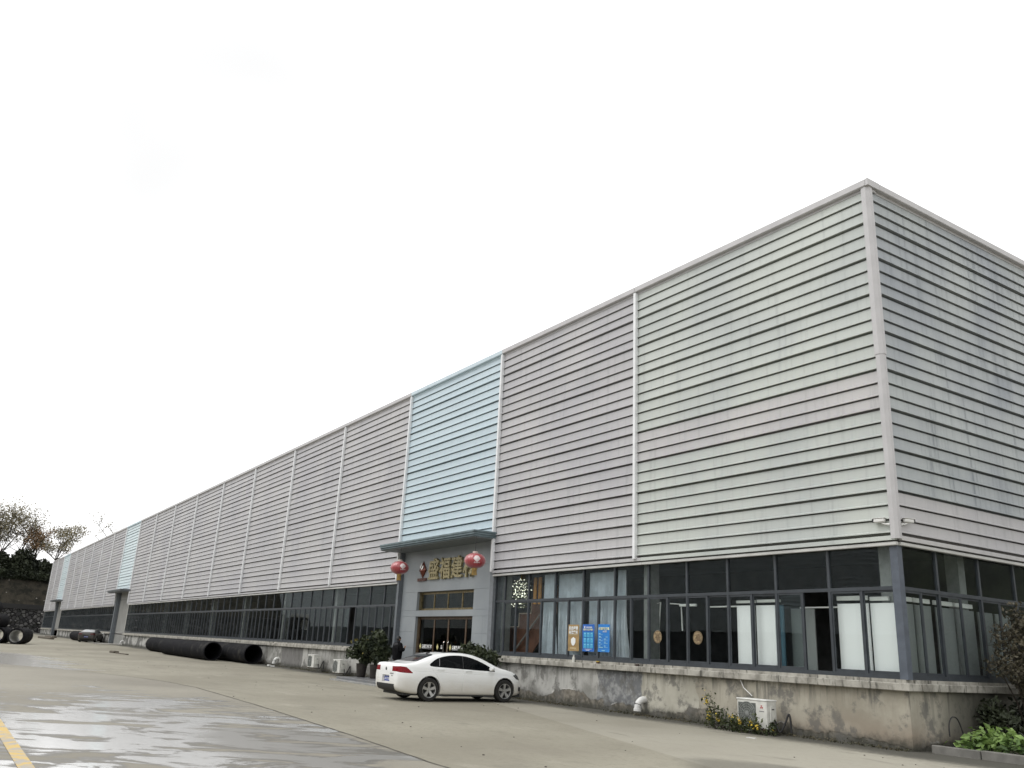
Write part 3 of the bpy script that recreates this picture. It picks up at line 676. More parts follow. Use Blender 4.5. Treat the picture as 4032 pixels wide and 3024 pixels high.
T_TOP = [(-1.03, .965), (-1.0, 1.04), (-.93, 1.062), (-.75, 1.068), (-.5, 1.095), (-.25, 1.185), (.1, 1.30), (.45, 1.385), (.8, 1.42), (1.15, 1.425), (1.5, 1.40), (1.85, 1.32), (2.2, 1.185), (2.45, 1.07), (2.62, 1.015), (2.9, .965), (3.2, .895), (3.42, .80), (3.52, .70), (3.57, .60)]
T_BELT = [(-1.03, .90), (-1.0, .955), (-.9, .985), (-.5, 1.0), (0, 1.0), (.6, .985), (1.3, .955), (2.0, .925), (2.5, .90), (2.9, .865), (3.2, .80), (3.42, .71), (3.57, .54)]
T_W = [(-1.03, .72), (-1.0, .785), (-.9, .84), (-.7, .878), (-.3, .90), (.3, .908), (1.3, .913), (2.3, .91), (2.8, .895), (3.1, .865), (3.3, .80), (3.45, .70), (3.53, .60), (3.57, .48)]
T_BOT = [(-1.03, .40), (-.98, .30), (-.8, .24), (-.5, .20), (0, .18), (2.7, .18), (3.2, .19), (3.45, .21), (3.57, .26)]
def car_section(x):
    zt, zb, w, bo = cr(T_TOP, x), cr(T_BELT, x), cr(T_W, x), cr(T_BOT, x)
    H = max(zb - bo, .05); lo = [(0, bo), (.55 * w, bo), (.86 * w, bo + .01), (.945 * w, bo + .05), (.972 * w, bo + .16 * H), (.985 * w, bo + .30 * H), (1.0 * w, bo + .50 * H), (.998 * w, bo + .66 * H), (.985 * w, bo + .78 * H), (.968 * w, bo + .85 * H), (.955 * w, bo + .94 * H), (.93 * w, zb)]
    h = zt - zb; k = min(1, max(0, (h - .10) / .30)); yb = .93 * w
    lid = [(.985, .22), (.955, .5), (.90, .72), (.80, .86), (.60, .95), (.33, .99), (0, 1.)]
    cab = [(.965, .16), (.90, .45), (.815, .72), (.735, .88), (.62, .955), (.35, .99), (0, 1.)]
    up = [((a[0] * (1 - k) + b[0] * k) * yb, zb + h * (a[1] * (1 - k) + b[1] * k)) for a, b in zip(lid, cab)]
    return lo + up
def spl(P, n):
    """resample a polyline with Catmull-Rom, n per span"""
    out = []
    for i in range(len(P) - 1):
        p0, p1, p2, p3 = P[max(i - 1, 0)], P[i], P[i + 1], P[min(i + 2, len(P) - 1)]
        for q in range(n):
            t = q / n; out.append(tuple(.5 * (2 * b + (c - a) * t + (2 * a - 5 * b + 4 * c - d) * t * t + (-a + 3 * b - 3 * c + d) * t ** 3) for a, b, c, d in zip(p0, p1, p2, p3)))
    return out + [tuple(P[-1])]
def car_solid():
    st = [-1.03, -1.015, -.99, -.95] + [-.9 + .075 * i for i in range(48)] + [2.656 + (q - 2.656) * FO for q in (2.75, 2.85, 2.95, 3.05, 3.15, 3.25, 3.33, 3.40, 3.46, 3.5, 3.53, 3.555, 3.57)]
    m = MB(); rows = []
    for x in st:
        half = spl(car_section(x), 2); half = [(max(0, y), z) for y, z in half]
        ring = [(x, -y, z) for y, z in half] + [(x, y, z) for y, z in half[-2:0:-1]]
        rows.append(len(m.v)); m.v += ring; n = len(ring)
    for i in range(len(st) - 1):
        for j in range(n): m.f.append((rows[i] + j, rows[i] + (j + 1) % n, rows[i + 1] + (j + 1) % n, rows[i + 1] + j))
    m.f.append(tuple(rows[0] + j for j in range(n))); m.f.append(tuple(rows[-1] + j for j in range(n - 1, -1, -1)))
    me = m.mesh('car_solid'); fixn(me); return me
def boolean(me, cutters, op):
    a = bpy.data.objects.new('a', me); COL.objects.link(a); tmp = []
    for c in cutters:
        cm = c.mesh('cut'); fixn(cm); o = bpy.data.objects.new('c', cm); COL.objects.link(o); tmp.append(o)
        md = a.modifiers.new('b', 'BOOLEAN'); md.operation = op; md.object = o; md.solver = 'EXACT'
    bpy.context.view_layer.update()
    r = bpy.data.meshes.new_from_object(a.evaluated_get(bpy.context.evaluated_depsgraph_get()))
    for o in tmp: bpy.data.objects.remove(o)
    bpy.data.objects.remove(a); r.materials.clear(); return r
def car_paint():
    g = G('white_car_paint'); p = g.obj(); x, y, z = g.xyz(p); n = g.noise(p, 2.2, 5, .6); f = g.noise(p, 14, 4)
    dust = g.ma('MULTIPLY', g.mp(g.ma('ADD', z, g.ma('MULTIPLY', n, -.35)), .55, .06), .6)
    c = g.mix(dust, (.86, .87, .86), (.50, .45, .36)); return g.out(c, g.mp(dust, 0, .8, .22, .7), 0, .5, Coat_Weight=.5, Coat_Roughness=.08)
M_WHITE = car_paint()
M_TINT = mat('car_tinted_glass', (.004, .005, .006), .05, 0, .05, 1, spec=.18); M_RUBBER = mat('tyre_rubber', (.018, .017, .016), .85, 0, .25, 20)
M_BLACKP = mat('black_plastic', (.02, .02, .02), .6); M_ALLOY = mat('alloy', (.52, .52, .51), .32, .75, .06, 10); M_RED = mat('tail_lamp_red', (.20, .005, .010), .25, 0, .3, 30, spec=.2)
M_LAMP = mat('lamp_dark_clear', (.10, .105, .11), .12, .2, .3, 40); M_GAP = mat('panel_gap', (.03, .03, .03), .8); M_PLATE = mat('plate_blue', (.02, .05, .30), .4)
M_SILV = mat('badge_silver', (.35, .35, .35), .25, .8)
WB, WR = 2.656, .335
def wheel(parent, x, side):
    """side -1 = right"""
    y = side * .80; w = MB(); o = len(w.v)
    tp = [(.225, .11), (.245, .115), (.312, .11), (.330, .085), (.335, .03), (.335, -.03), (.330, -.085), (.312, -.11), (.245, -.115), (.225, -.11)]
    w.lathe(tp + [tp[0]], 36, (0, 0, 0), 'y'); ty = w.obj('wheel', M_RUBBER, parent, smooth=40); ty.location = (x, y, WR)
    if side > 0: ty.rotation_euler = (0, 0, math.pi)
    r = MB(); r.lathe([(.228, -.095), (.222, -.108), (.210, -.105), (.202, -.05), (.202, .09), (.228, .09)], 36, (0, 0, 0), 'y')
    for i in range(5):
        a = 2 * math.pi * i / 5 + math.pi / 2; ca, sa = math.cos(a), math.sin(a)
        def q(rr, ww, d): return [(rr * ca - ww * sa, d, rr * sa + ww * ca), (rr * ca + ww * sa, d, rr * sa - ww * ca)]
        A = q(.045, .030, -.085) + q(.206, .046, -.100) + q(.045, .030, -.03) + q(.206, .046, -.03)
        r.add(A, [(0, 1, 3, 2), (4, 6, 7, 5), (0, 4, 5, 1), (2, 3, 7, 6), (0, 2, 6, 4), (1, 5, 7, 3)])
    r.lathe([(.0, -.088), (.05, -.086), (.056, -.07), (.056, -.02)], 16, (0, 0, 0), 'y')
    r.obj('rim', M_ALLOY, ty, smooth=30)
    d = MB(); d.lathe([(.0, .02), (.19, .02)], 24, (0, 0, 0), 'y'); d.lathe([(0, -.0), (.13, -.0), (.13, .02)], 24, (0, 0, 0), 'y'); d.obj('brake_disc', M_BLACKP, ty)
def build_car():
    root = thing('parked_car', '', 'car')
    S0 = car_solid()
    # cutters -------------------------------------------------------------
    arches = []
    for x in (0., WB):
        for s in (-1, 1):
            c = MB(); pr = [(x + .385 * math.cos(t * math.pi / 20), WR + .01 + .385 * math.sin(t * math.pi / 20)) for t in range(40)]; c.prism(pr, s * .50, s * 1.2, 'y'); arches.append(c)
    def poly_smooth(P, n=6):
        Q = P + [P[0]]; out = []
        k = len(P)
        for i in range(k):
            p0, p1, p2, p3 = P[i - 1], P[i], P[(i + 1) % k], P[(i + 2) % k]
            for q in range(n):
                t = q / n; out.append(tuple(.5 * (2 * b + (c - a) * t + (2 * a - 5 * b + 4 * c - d) * t * t + (-a + 3 * b - 3 * c + d) * t ** 3) for a, b, c, d in zip(p0, p1, p2, p3)))
        return out
    top = spl([(.00, 1.035), (.07, 1.10), (.30, 1.225), (.66, 1.312), (1.05, 1.335), (1.42, 1.298), (1.80, 1.185), (2.08, 1.06), (2.28, .955)], 5)
    SIDE = top + [(2.30, .90), (1.6, .925), (.9, .955), (.2, .985), (.04, 1.0)]
    DLO = [MB().prism(SIDE, s * .45, s * 1.2, 'y') for s in (-1, 1)]
    # rear screen and windscreen, outlined from above
    rear = spl([(-.44, -.0), (-.43, .35), (-.395, .60), (-.33, .665)], 4) + [(.18, .545), (.245, .50)] + spl([(.275, .4), (.295, .2), (.30, .0)], 3)
    rear = rear + [(x, -y) for x, y in rear[::-1]]; REAR = MB().prism(rear, 1.0, 2.0, 'z')
    fr = spl([(2.60, .0), (2.585, .35), (2.50, .62), (2.42, .70)], 4) + [(1.86, .57), (1.80, .52)] + spl([(1.765, .4), (1.74, .2), (1.73, 0)], 3)
    fr = fr + [(x, -y) for x, y in fr[::-1]]; FRONT = MB().prism(fr, 1.0, 2.0, 'z')
    roofp = [(.62, -.47), (1.60, -.44), (1.60, .44), (.62, .47)]; ROOF = MB().prism(roofp, 1.385, 2.0, 'z')
    # tail lamps (outlined from the side and kept to the rear corner), head lamps, plate pocket, diffuser
    tl = [(-1.2, .86), (-1.2, .95), (-.93, .972), (-.76, .955), (-.56, .80), (-.58, .785), (-.8, .79), (-.95, .80)]
    TL = [MB().prism(tl, s * .43, s * 1.2, 'y') for s in (-1, 1)]
    hl = [(2.98, .80), (3.13, .845), (3.8, .76), (3.8, .64), (3.28, .655), (3.11, .70)]
    HL = [MB().prism(hl, s * .42, s * 1.2, 'y') for s in (-1, 1)]
    POCK = MB(); POCK.prism([(-.28, .50), (.28, .50), (.24, .70), (-.24, .70)], -1.2, -.955, 'x')
    # seams
    def seam(pts, s=-1, r=.010):
        c = MB(); path = []
        for (x, z) in pts:
            sec = spl(car_section(x), 6); best = min((q for q in sec if q[0] > .3), key=lambda q: abs(q[1] - z) + (0 if q[0] > .5 else 1)); path.append((x, s * (best[0] + .001), z))
        return c.tube(path, r, 6)
    sm = []
    for s in (-1, 1):
        sm += [seam(spl([(1.13, .29), (1.12, .5), (1.15, .75), (1.14, .95)], 6), s), seam(spl([(.50, .30), (.36, .45), (.27, .68), (.12, .86), (.07, .985)], 6), s),
               seam(spl([(2.20, .28), (2.22, .5), (2.24, .70), (2.24, .86)], 6), s), seam([(x / 20, .29) for x in range(11, 44)], s, .004)]
        sm += [seam([(x / 20, .835 - .022 * (x / 20)) for x in range(-11, 46)], s, .012)]
    diff = MB().prism([(-1.2, .0), (-1.2, .47), (-.985, .46), (-.90, .36), (-.6, .285), (-.45, .20), (-.45, 0)], -.62, .62, 'y')
    glasses = boolean(S0.copy(), [MB().add(sum([c.v for c in [D]], []), D.f) for D in []], 'DIFFERENCE') if 0 else None
    def piece(name, cut, m, smooth=40, scale=None):
        me = boolean(S0.copy(), [cut], 'INTERSECT'); soft(me, smooth); return link(name, me, m, root)
    body = boolean(S0.copy(), arches + DLO + [REAR, FRONT, ROOF] + TL + HL + [POCK, diff] + sm, 'DIFFERENCE'); soft(body, 32)
    link('body', body, M_WHITE, root)
    for D in DLO: piece('side_window', D, M_TINT)
    piece('rear_window', REAR, mat('rear_screen', (.03, .033, .036), .08, 0, .3, 3, spec=.6)); piece('windscreen', FRONT, M_TINT); piece('sunroof', ROOF, M_TINT)
    for D in TL: piece('tail_light', D, M_RED)
    for D in HL: piece('headlight', D, M_LAMP)
    dm = boolean(S0.copy(), [diff], 'INTERSECT'); dm = boolean(dm, arches, 'DIFFERENCE'); soft(dm, 35); link('rear_diffuser', dm, M_BLACKP, root)
    # underbody, arch liners
    MB().box(-.75, 3.35, -.70, .70, .16, .26).box(.42, WB - .42, -.86, .86, .165, .20).obj('underbody', M_BLACKP, root)
    for x in (0., WB):
        for s in (-1, 1):
            al = MB()
            for t in range(12):
                a0, a1 = math.pi * t / 12, math.pi * (t + 1) / 12
                al.add([(x + .38 * math.cos(a), s * yy, WR + .38 * math.sin(a)) for a in (a0, a1) for yy in (.49, .83)], [(0, 1, 3, 2)])
            al.add([(x + .38 * math.cos(math.pi * t / 12), s * .49, WR + .38 * math.sin(math.pi * t / 12)) for t in range(13)], [tuple(range(13))])
            al.obj('wheel_arch', M_BLACKP, root, fix=False)
    for x in (0., WB):
        for s in (-1, 1): wheel(root, x, s)
    # side pillars across the glass
    for s in (-1, 1):
        for (xa, za, xb, zb_) in ((1.155, .965, 1.19, 1.325), (.335, 1.01, .375, 1.235)):
            P = []
            for t in range(7):
                x = xa + (xb - xa) * t / 6; z = za + (zb_ - za) * t / 6; sec = spl(car_section(x), 6); q = min((q for q in sec if q[0] > .4), key=lambda q: abs(q[1] - z)); P.append((x, s * (q[0] - .002), z))
            MB().tube(P, .012 if xa > 1 else .008, 6).obj('pillar', M_BLACKP if xa > 1 else M_SILV, root)
        # handles, mirror
        for (hx, hz) in ((.36, .905), (1.33, .885)):
            h = MB(); P = [(hx - .11, s * .893, hz), (hx - .07, s * .925, hz + .005), (hx + .07, s * .927, hz + .002), (hx + .11, s * .897, hz - .003)]; h.tube(P, .013, 6); h.obj('door_handle', mat('handle_white', (.72, .73, .72), .3), root, smooth=60)
        mm = MB(); mm.lathe([(.0, -.11), (.055, -.10), (.085, -.04), (.088, .03), (.075, .06), (0, .062)], 14, (0, 0, 0), 'x'); mo = mm.obj('mirror', mat('mirror_white', (.78, .79, .78), .25, 0, .03), root, smooth=50); mo.location = (2.10, s * .985, .985); mo.scale = (-.8, 1.1, .72)
        MB().tube([(2.16, s * .86, .945), (2.13, s * .95, .955)], .024, 6).obj('mirror_arm', M_BLACKP, root)
    # badge, plate, script, fin, bumper trims
    bd = MB(); bd.lathe([(0, -.006), (.048, -.006), (.052, .0), (.058, .004)], 20, (0, 0, 0), 'x'); bo = bd.obj('badge', M_SILV, root); bo.location = (-1.028, 0, .875)
    MB().tube([(-.012, -.038, .02), (-.012, -.014, -.038), (-.012, 0, -.008), (-.012, .014, -.038), (-.012, .038, .02)], .005, 4).tube([(-.012, -.018, .042), (-.012, 0, .005), (-.012, .018, .042)], .005, 4).obj('badge_letters', mat('badge_dark', (.05, .05, .05), .4), bo)
    MB().cbox(-.967, -.958, -.22, .22, .525, .665, .003).obj('number_plate', M_PLATE, root)
    text('plate_lettering', 'A·1TX55', .10, mat('plate_white', (.75, .78, .8), .5), root, (-.968, 0, .56), (R(90), 0, R(-90)), ext=.001, bold=.003)
    text('badge_script', 'LAMANDO', .055, mat('script_silver', (.22, .22, .22), .4, .3), root, (-1.032, -.42, .735), (R(90), 0, R(-90)), ext=.002)
    text('badge_script', '280TSI', .05, MC['script_silver'], root, (-1.030, -.44, .675), (R(90), 0, R(-90)), ext=.002)
    MB().cbox(.28, .40, -.03, .03, 1.335, 1.40, .012).obj('roof_fin', M_BLACKP, root)
    for s in (-1, 1): MB().box(3.24, 3.32, s * .74 - .02, s * .74 + .02, .34, .46).obj('bumper_vent', M_BLACKP, root)
    return root
CAR = build_car(); CAR['label'] = 'white fastback saloon parked nose to the plinth in front of the entrance'
CAR['group'] = 'parked cars'; AZ = R(89)
# right rear wheel contact near (-12.35,-4.38); local right is -y
_c = Vector((-12.35, -4.38, gz(-12.3))) + Vector((-math.sin(AZ), math.cos(AZ), 0)) * .80
CAR.location = _c; CAR.rotation_euler = (0, 0, AZ)
M_GREYCAR = mat('grey_brown_car_paint', (.055, .05, .045), .3, .3, .1, 2, Coat_Weight=.5)
CAR2 = copy_tree(CAR, None, {'tail_lamp_red': mat('dull_red_lamp', (.09, .01, .01), .5), 'white_car_paint': M_GREYCAR, 'handle_white': M_GREYCAR, 'rear_screen': mat('pale_rear_screen', (.45, .47, .48), .15, 0, .05)})
CAR2['label'] = 'dark grey saloon parked far off beside the roller door'; CAR2.location = (-97.4, -1.9, gz(-97) + .0); CAR2.rotation_euler = (0, 0, R(158))

# ================================================================ THINGS BY THE ENTRANCE
# granite platform
def granite():
    g = G('dark_granite'); p = g.pos(); n = g.noise(p, 40, 4, .7); b = g.noise(p, 1.2, 5)
    c = g.mix(g.mp(n, .35, .65), (.10, .105, .115), (.20, .205, .215)); c = g.mix(g.mp(b, .45, .7, 0, .5), c, (.22, .21, .19)); return g.out(c, .4, 0, .4)
M_GRAN = granite()
PF = thing('entrance_platform', 'low dark granite step platform in front of the glass entrance', 'step', (-20, -1.1, gz(-20)))
PFZ = .155
MB().cbox(-4.3, 5.2, -1.25, 1.3, -.1, PFZ, .012).obj('platform_slab', M_GRAN, PF)
MB().cbox(-4.45, 5.35, -1.5, -1.252, -.1, .06, .01).obj('lower_step', mat('step_grey', (.26, .26, .25), .7), PF)
PTOP = gz(-20) + PFZ
# lanterns
M_LANT = mat('lantern_red', (.33, .03, .038), .3, 0, .15, 9, Coat_Weight=.8, Coat_Roughness=.22, Sheen_Weight=.3); M_LG = mat('lantern_gold', (.45, .30, .10), .4, .4); M_LW = mat('lantern_white_print', (.72, .62, .62), .5)
def lantern(loc, label):
    t = thing('red_lantern', label, 'lantern', loc, 0, 'lanterns under the entrance canopy')
    t.scale = (1.13, 1.13, 1.13); b = MB(); b.lathe([(.02, -.245), (.11, -.24), (.21, -.205), (.29, -.145), (.335, -.07), (.35, 0), (.335, .07), (.29, .145), (.21, .205), (.11, .24), (.02, .245)], 96, lobes=24, amp=.012); b.obj('shade', M_LANT, t, smooth=70)
    MB().lathe([(.0, .30), (.085, .30), (.09, .235), (0.0, .235)], 16).obj('cap', mat('cap_pale', (.5, .42, .38), .5), t); MB().lathe([(.0, -.235), (.09, -.235), (.085, -.30), (.0, -.30)], 16).obj('cap', M_LG, t)
    ts = MB()
    for k in range(10):
        a = k * .63; ts.tube([(.06 * math.cos(a), .06 * math.sin(a), -.29), (.075 * math.cos(a), .075 * math.sin(a), -.46)], .012, 5)
    ts.obj('tassel', M_LG, t); MB().tube([(0, 0, .3), (0, 0, (5.57 - loc[2]) / 1.13)], .008, 5).obj('cord', M_BLACKP, t)
    dm = MB(); aim = math.atan2(-17.2 - loc[1], 11.5 - loc[0]) + (.18 if loc[0] > -18 else .35)
    P = []; 
    for (u, z) in ((-.12, .045), (-.06, .13), (.0, .15), (.06, .13), (.12, .045), (.06, -.02), (0, -.065), (-.06, -.02)):
        zz = z; rr = .352 * math.sqrt(max(.02, 1 - (zz / .25) ** 2)) ** .8 + .006; a = aim + u / max(.2, rr); P.append((rr * math.cos(a), rr * math.sin(a), zz))
    c0 = (.362 * math.cos(aim), .362 * math.sin(aim), .045); dm.add(P + [c0], [(i, (i + 1) % 8, 8) for i in range(8)]); dm.obj('emblem', M_LW, t)
    tx = text('lettering', '盛福建材', .05, M_LW, t, (.352 * math.cos(aim), .352 * math.sin(aim), -.10), (R(97), 0, aim + R(90)), ext=.002)
    return t
lantern((-22.05, -.92, 4.71), 'left red lantern hanging in front of the maroon diamond emblem side')
lantern((-15.83, -.92, 4.66), 'right red lantern hanging in front of the last gold character')
# potted shrubs
L_POT = leaf_mat('leaf_pot_green', (.010, .018, .009), (.05, .062, .028), 2.2); L_YEL = leaf_mat('leaf_yellowing', (.07, .065, .015), (.22, .18, .04), 3)
M_POT = mat('pot_black_clay', (.035, .03, .026), .7, 0, .3, 5)
def potted(loc, rx, rz_, hz, seed, label, n=2600, yl=0, size=.085, pot_h=.55, pot=True):
    t = thing('potted_shrub', label, 'plant', loc, 0, 'potted shrubs by the entrance'); rng = random.Random(seed)
    MB().lathe([(0, 0), (.17, 0), (.19, .04), (.235, pot_h - .05), (.25, pot_h), (.21, pot_h), (.2, pot_h - .06), (0, pot_h - .06)], 18).obj('pot', M_POT, t, smooth=40)
    st = MB(); bl = []
    for i in range(26):
        a = rng.uniform(0, 6.28); q = rng.random() ** .6 * rng.uniform(.7, 1.25); c = Vector((math.cos(a) * rx * q * .85, math.sin(a) * rx * q * .85, hz + rng.uniform(-1, 1) * rz_ * .8 * math.sqrt(max(.1, 1 - q * q * .7))))
        st.tube([(0, 0, pot_h - .1), (c.x * .35, c.y * .35, pot_h + (c.z - pot_h) * .55), tuple(c)], [.016, .012, .005], 5); bl.append((c, rng.uniform(.11, .30) * rx / .6))
    st.obj('stem', M_BARK, t)
    def fn(r):
        c, q = r.choice(bl); u = Vector((r.gauss(0, 1), r.gauss(0, 1), r.gauss(0, 1))).normalized() * (r.random() ** .45) * q; return c + u
    lf = MB(); leaf_cloud(lf, n, fn, size, rng); lf.obj('foliage', L_POT, t, fix=False)
    if yl:
        ly = MB(); cs = sorted(bl, key=lambda b: b[0].x)[:7]
        leaf_cloud(ly, yl, lambda r: (lambda b: b[0] + Vector((r.gauss(0, .5), r.gauss(0, .5), r.gauss(0, .5))) * b[1])(r.choice(cs)), size, rng); ly.obj('yellow_leaves', L_YEL, t, fix=False)
    return t
potted((-24.05, -1.35, PTOP), .62, .62, 1.12, 31, 'leafy potted shrub with yellowing leaves at the left end of the platform', 3200, 260)
potted((-22.9, -1.25, PTOP), .62, .70, 1.26, 32, 'darker taller potted shrub next to the standing person', 3400, 60)
potted((-15.35, -.85, PTOP), .68, .62, 1.0, 33, 'potted shrub to the right of the glass doors behind the white car', 3000, 0, .085, .45)
# person
def person():
    t = thing('person', 'person in black jacket seen from behind, arm bent, facing the entrance wall', 'person', (-21.55, -.95, PTOP), R(12))
    # back towards camera: local forward is +y
    J = {'pel': (0, 0, .93), 'wai': (0, .0, 1.06), 'che': (0, -.01, 1.28), 'nb': (0, 0, 1.44), 'nk': (.0, .01, 1.50), 'hd': (.0, .03, 1.60), 'ht': (0, .02, 1.70),
         'sl': (-.17, 0, 1.40), 'el': (-.23, -.03, 1.13), 'wl': (-.23, .06, .90), 'sr': (.17, 0, 1.40), 'er': (.27, .0, 1.15), 'wr': (.19, .20, 1.24),
         'hl': (-.09, 0, .88), 'kl': (-.10, .02, .48), 'al': (-.10, -.02, .09), 'hr': (.09, 0, .88), 'kr': (.10, .03, .48), 'ar': (.11, -.01, .09)}
    RD = {'pel': .165, 'wai': .16, 'che': .185, 'nb': .10, 'nk': .058, 'hd': .085, 'ht': .05, 'sl': .085, 'el': .062, 'wl': .048, 'sr': .085, 'er': .064, 'wr': .048, 'hl': .10, 'kl': .072, 'al': .058, 'hr': .10, 'kr': .072, 'ar': .058}
    E_ = [('pel', 'wai'), ('wai', 'che'), ('che', 'nb'), ('nb', 'nk'), ('nk', 'hd'), ('hd', 'ht'), ('che', 'sl'), ('sl', 'el'), ('el', 'wl'), ('che', 'sr'), ('sr', 'er'), ('er', 'wr'), ('pel', 'hl'), ('hl', 'kl'), ('kl', 'al'), ('pel', 'hr'), ('hr', 'kr'), ('kr', 'ar')]
    def skin(name, J, RD, E_, root, m, flat=1., lev=2):
        keys = list(J); me = bpy.data.meshes.new(name); me.from_pydata([J[k] for k in keys], [(keys.index(a), keys.index(b)) for a, b in E_], [])
        o = bpy.data.objects.new(name, me); COL.objects.link(o); md = o.modifiers.new('s', 'SKIN'); md.use_smooth_shade = True
        for i, k in enumerate(keys):
            v = me.skin_vertices[0].data[i]; r = RD[k]; v.radius = (r, r * flat) if isinstance(r, float) else r; v.use_root = (k == root)
        s2 = o.modifiers.new('d', 'SUBSURF'); s2.levels = lev; s2.render_levels = lev
        bpy.context.view_layer.update(); r = bpy.data.meshes.new_from_object(o.evaluated_get(bpy.context.evaluated_depsgraph_get())); bpy.data.objects.remove(o); r.materials.clear(); return link(name, r, m, t)
    M_SKIN = mat('skin', (.36, .20, .13), .55); M_JACK = mat('black_jacket', (.007, .007, .008), .85, 0, .3, 8, spec=.1); M_TROU = mat('dark_trousers', (.018, .018, .022), .8)
    skin('body', J, RD, E_, 'pel', M_TROU)
    # jacket over the torso and arms
    JJ = {k: J[k] for k in ('wai', 'che', 'nb', 'sl', 'el', 'wl', 'sr', 'er', 'wr')}; JJ['hem'] = (0, 0, .80); JJ['nb'] = (0, .0, 1.47)
    JR = {'hem': .205, 'wai': .20, 'che': .215, 'nb': .085, 'sl': .108, 'el': .082, 'wl': .062, 'sr': .108, 'er': .084, 'wr': .062}
    jk = skin('jacket', JJ, JR, [('hem', 'wai'), ('wai', 'che'), ('che', 'nb'), ('che', 'sl'), ('sl', 'el'), ('el', 'wl'), ('che', 'sr'), ('sr', 'er'), ('er', 'wr')], 'wai', M_JACK)
    # head with face, ears, short hair
    h = MB(); n = 20
    for i in range(13):
        th = math.pi * i / 12
        for j in range(n):
            a = 2 * math.pi * j / n; x = .076 * math.sin(th) * math.cos(a); y = .096 * math.sin(th) * math.sin(a); z = .118 * math.cos(th)
            if z < -.02 and y < 0: y *= .82
            if y > .07 and -.04 < z < .02 and abs(x) < .02: y += .018
            h.v.append((x, y + .025, z + 1.615))
    for i in range(12):
        for j in range(n): h.f.append((i * n + j, i * n + (j + 1) % n, (i + 1) * n + (j + 1) % n, (i + 1) * n + j))
    hd = h.obj('head', M_SKIN, t, smooth=60)
    for s in (-1, 1): e = MB(); e.lathe([(0, -.012), (.02, -.01), (.03, 0), (.022, .012), (0, .01)], 10, (0, 0, 0), 'x'); eo = e.obj('ear', M_SKIN, hd, smooth=50); eo.location = (s * .078, .015, 1.605); eo.scale = (1, .7, 1.1)
    hr = MB()
    for i in range(9):
        th = math.pi * (i / 8) * .62
        for j in range(n):
            a = 2 * math.pi * j / n; tt = th * (.72 if math.sin(a) > .3 else 1.0); hr.v.append((.083 * math.sin(tt) * math.cos(a), .104 * math.sin(tt) * math.sin(a) + .02, .126 * math.cos(tt) + 1.617))
    for i in range(8):
        for j in range(n): hr.f.append((i * n + j, i * n + (j + 1) % n, (i + 1) * n + (j + 1) % n, (i + 1) * n + j))
    hr.obj('hair', mat('black_hair', (.012, .011, .01), .6), hd, smooth=60)
    # hands with five fingers
    for (w, s, d) in ((J['wl'], -1, Vector((0, .05, -1))), (J['wr'], 1, Vector((-.35, .5, .8)))):
        d.normalize(); side = Vector((1, 0, 0)) if s < 0 else Vector((.9, .1, .3)).normalized(); nrm = d.cross(side).normalized(); hb = MB(); w = Vector(w) + d * .03
        hb.tube([w, w + d * .05, w + d * .095], [.026, .036, .032], 8)
        for k, ln in enumerate((.062, .075, .08, .072)):
            b0 = w + d * .085 + side * (-.027 + .018 * k); b1 = b0 + d * ln * .5 + nrm * .008; b2 = b1 + d * ln * .38 + nrm * .028; hb.tube([b0, b1, b2], [.0095, .009, .007], 6)
        b0 = w + d * .03 - side * .028; hb.tube([b0, b0 - side * .028 + d * .02 + nrm * .012, b0 - side * .034 + d * .05 + nrm * .026], [.012, .0105, .008], 6); hb.obj('hand', M_SKIN, t, smooth=60)
    for s in (-1, 1):
        sh_ = MB(); sh_.cbox(s * .105 - .048, s * .105 + .048, -.09, .19, 0, .085, .03); sh_.obj('shoe', M_BLACKP, t, smooth=50)
    return t
person()

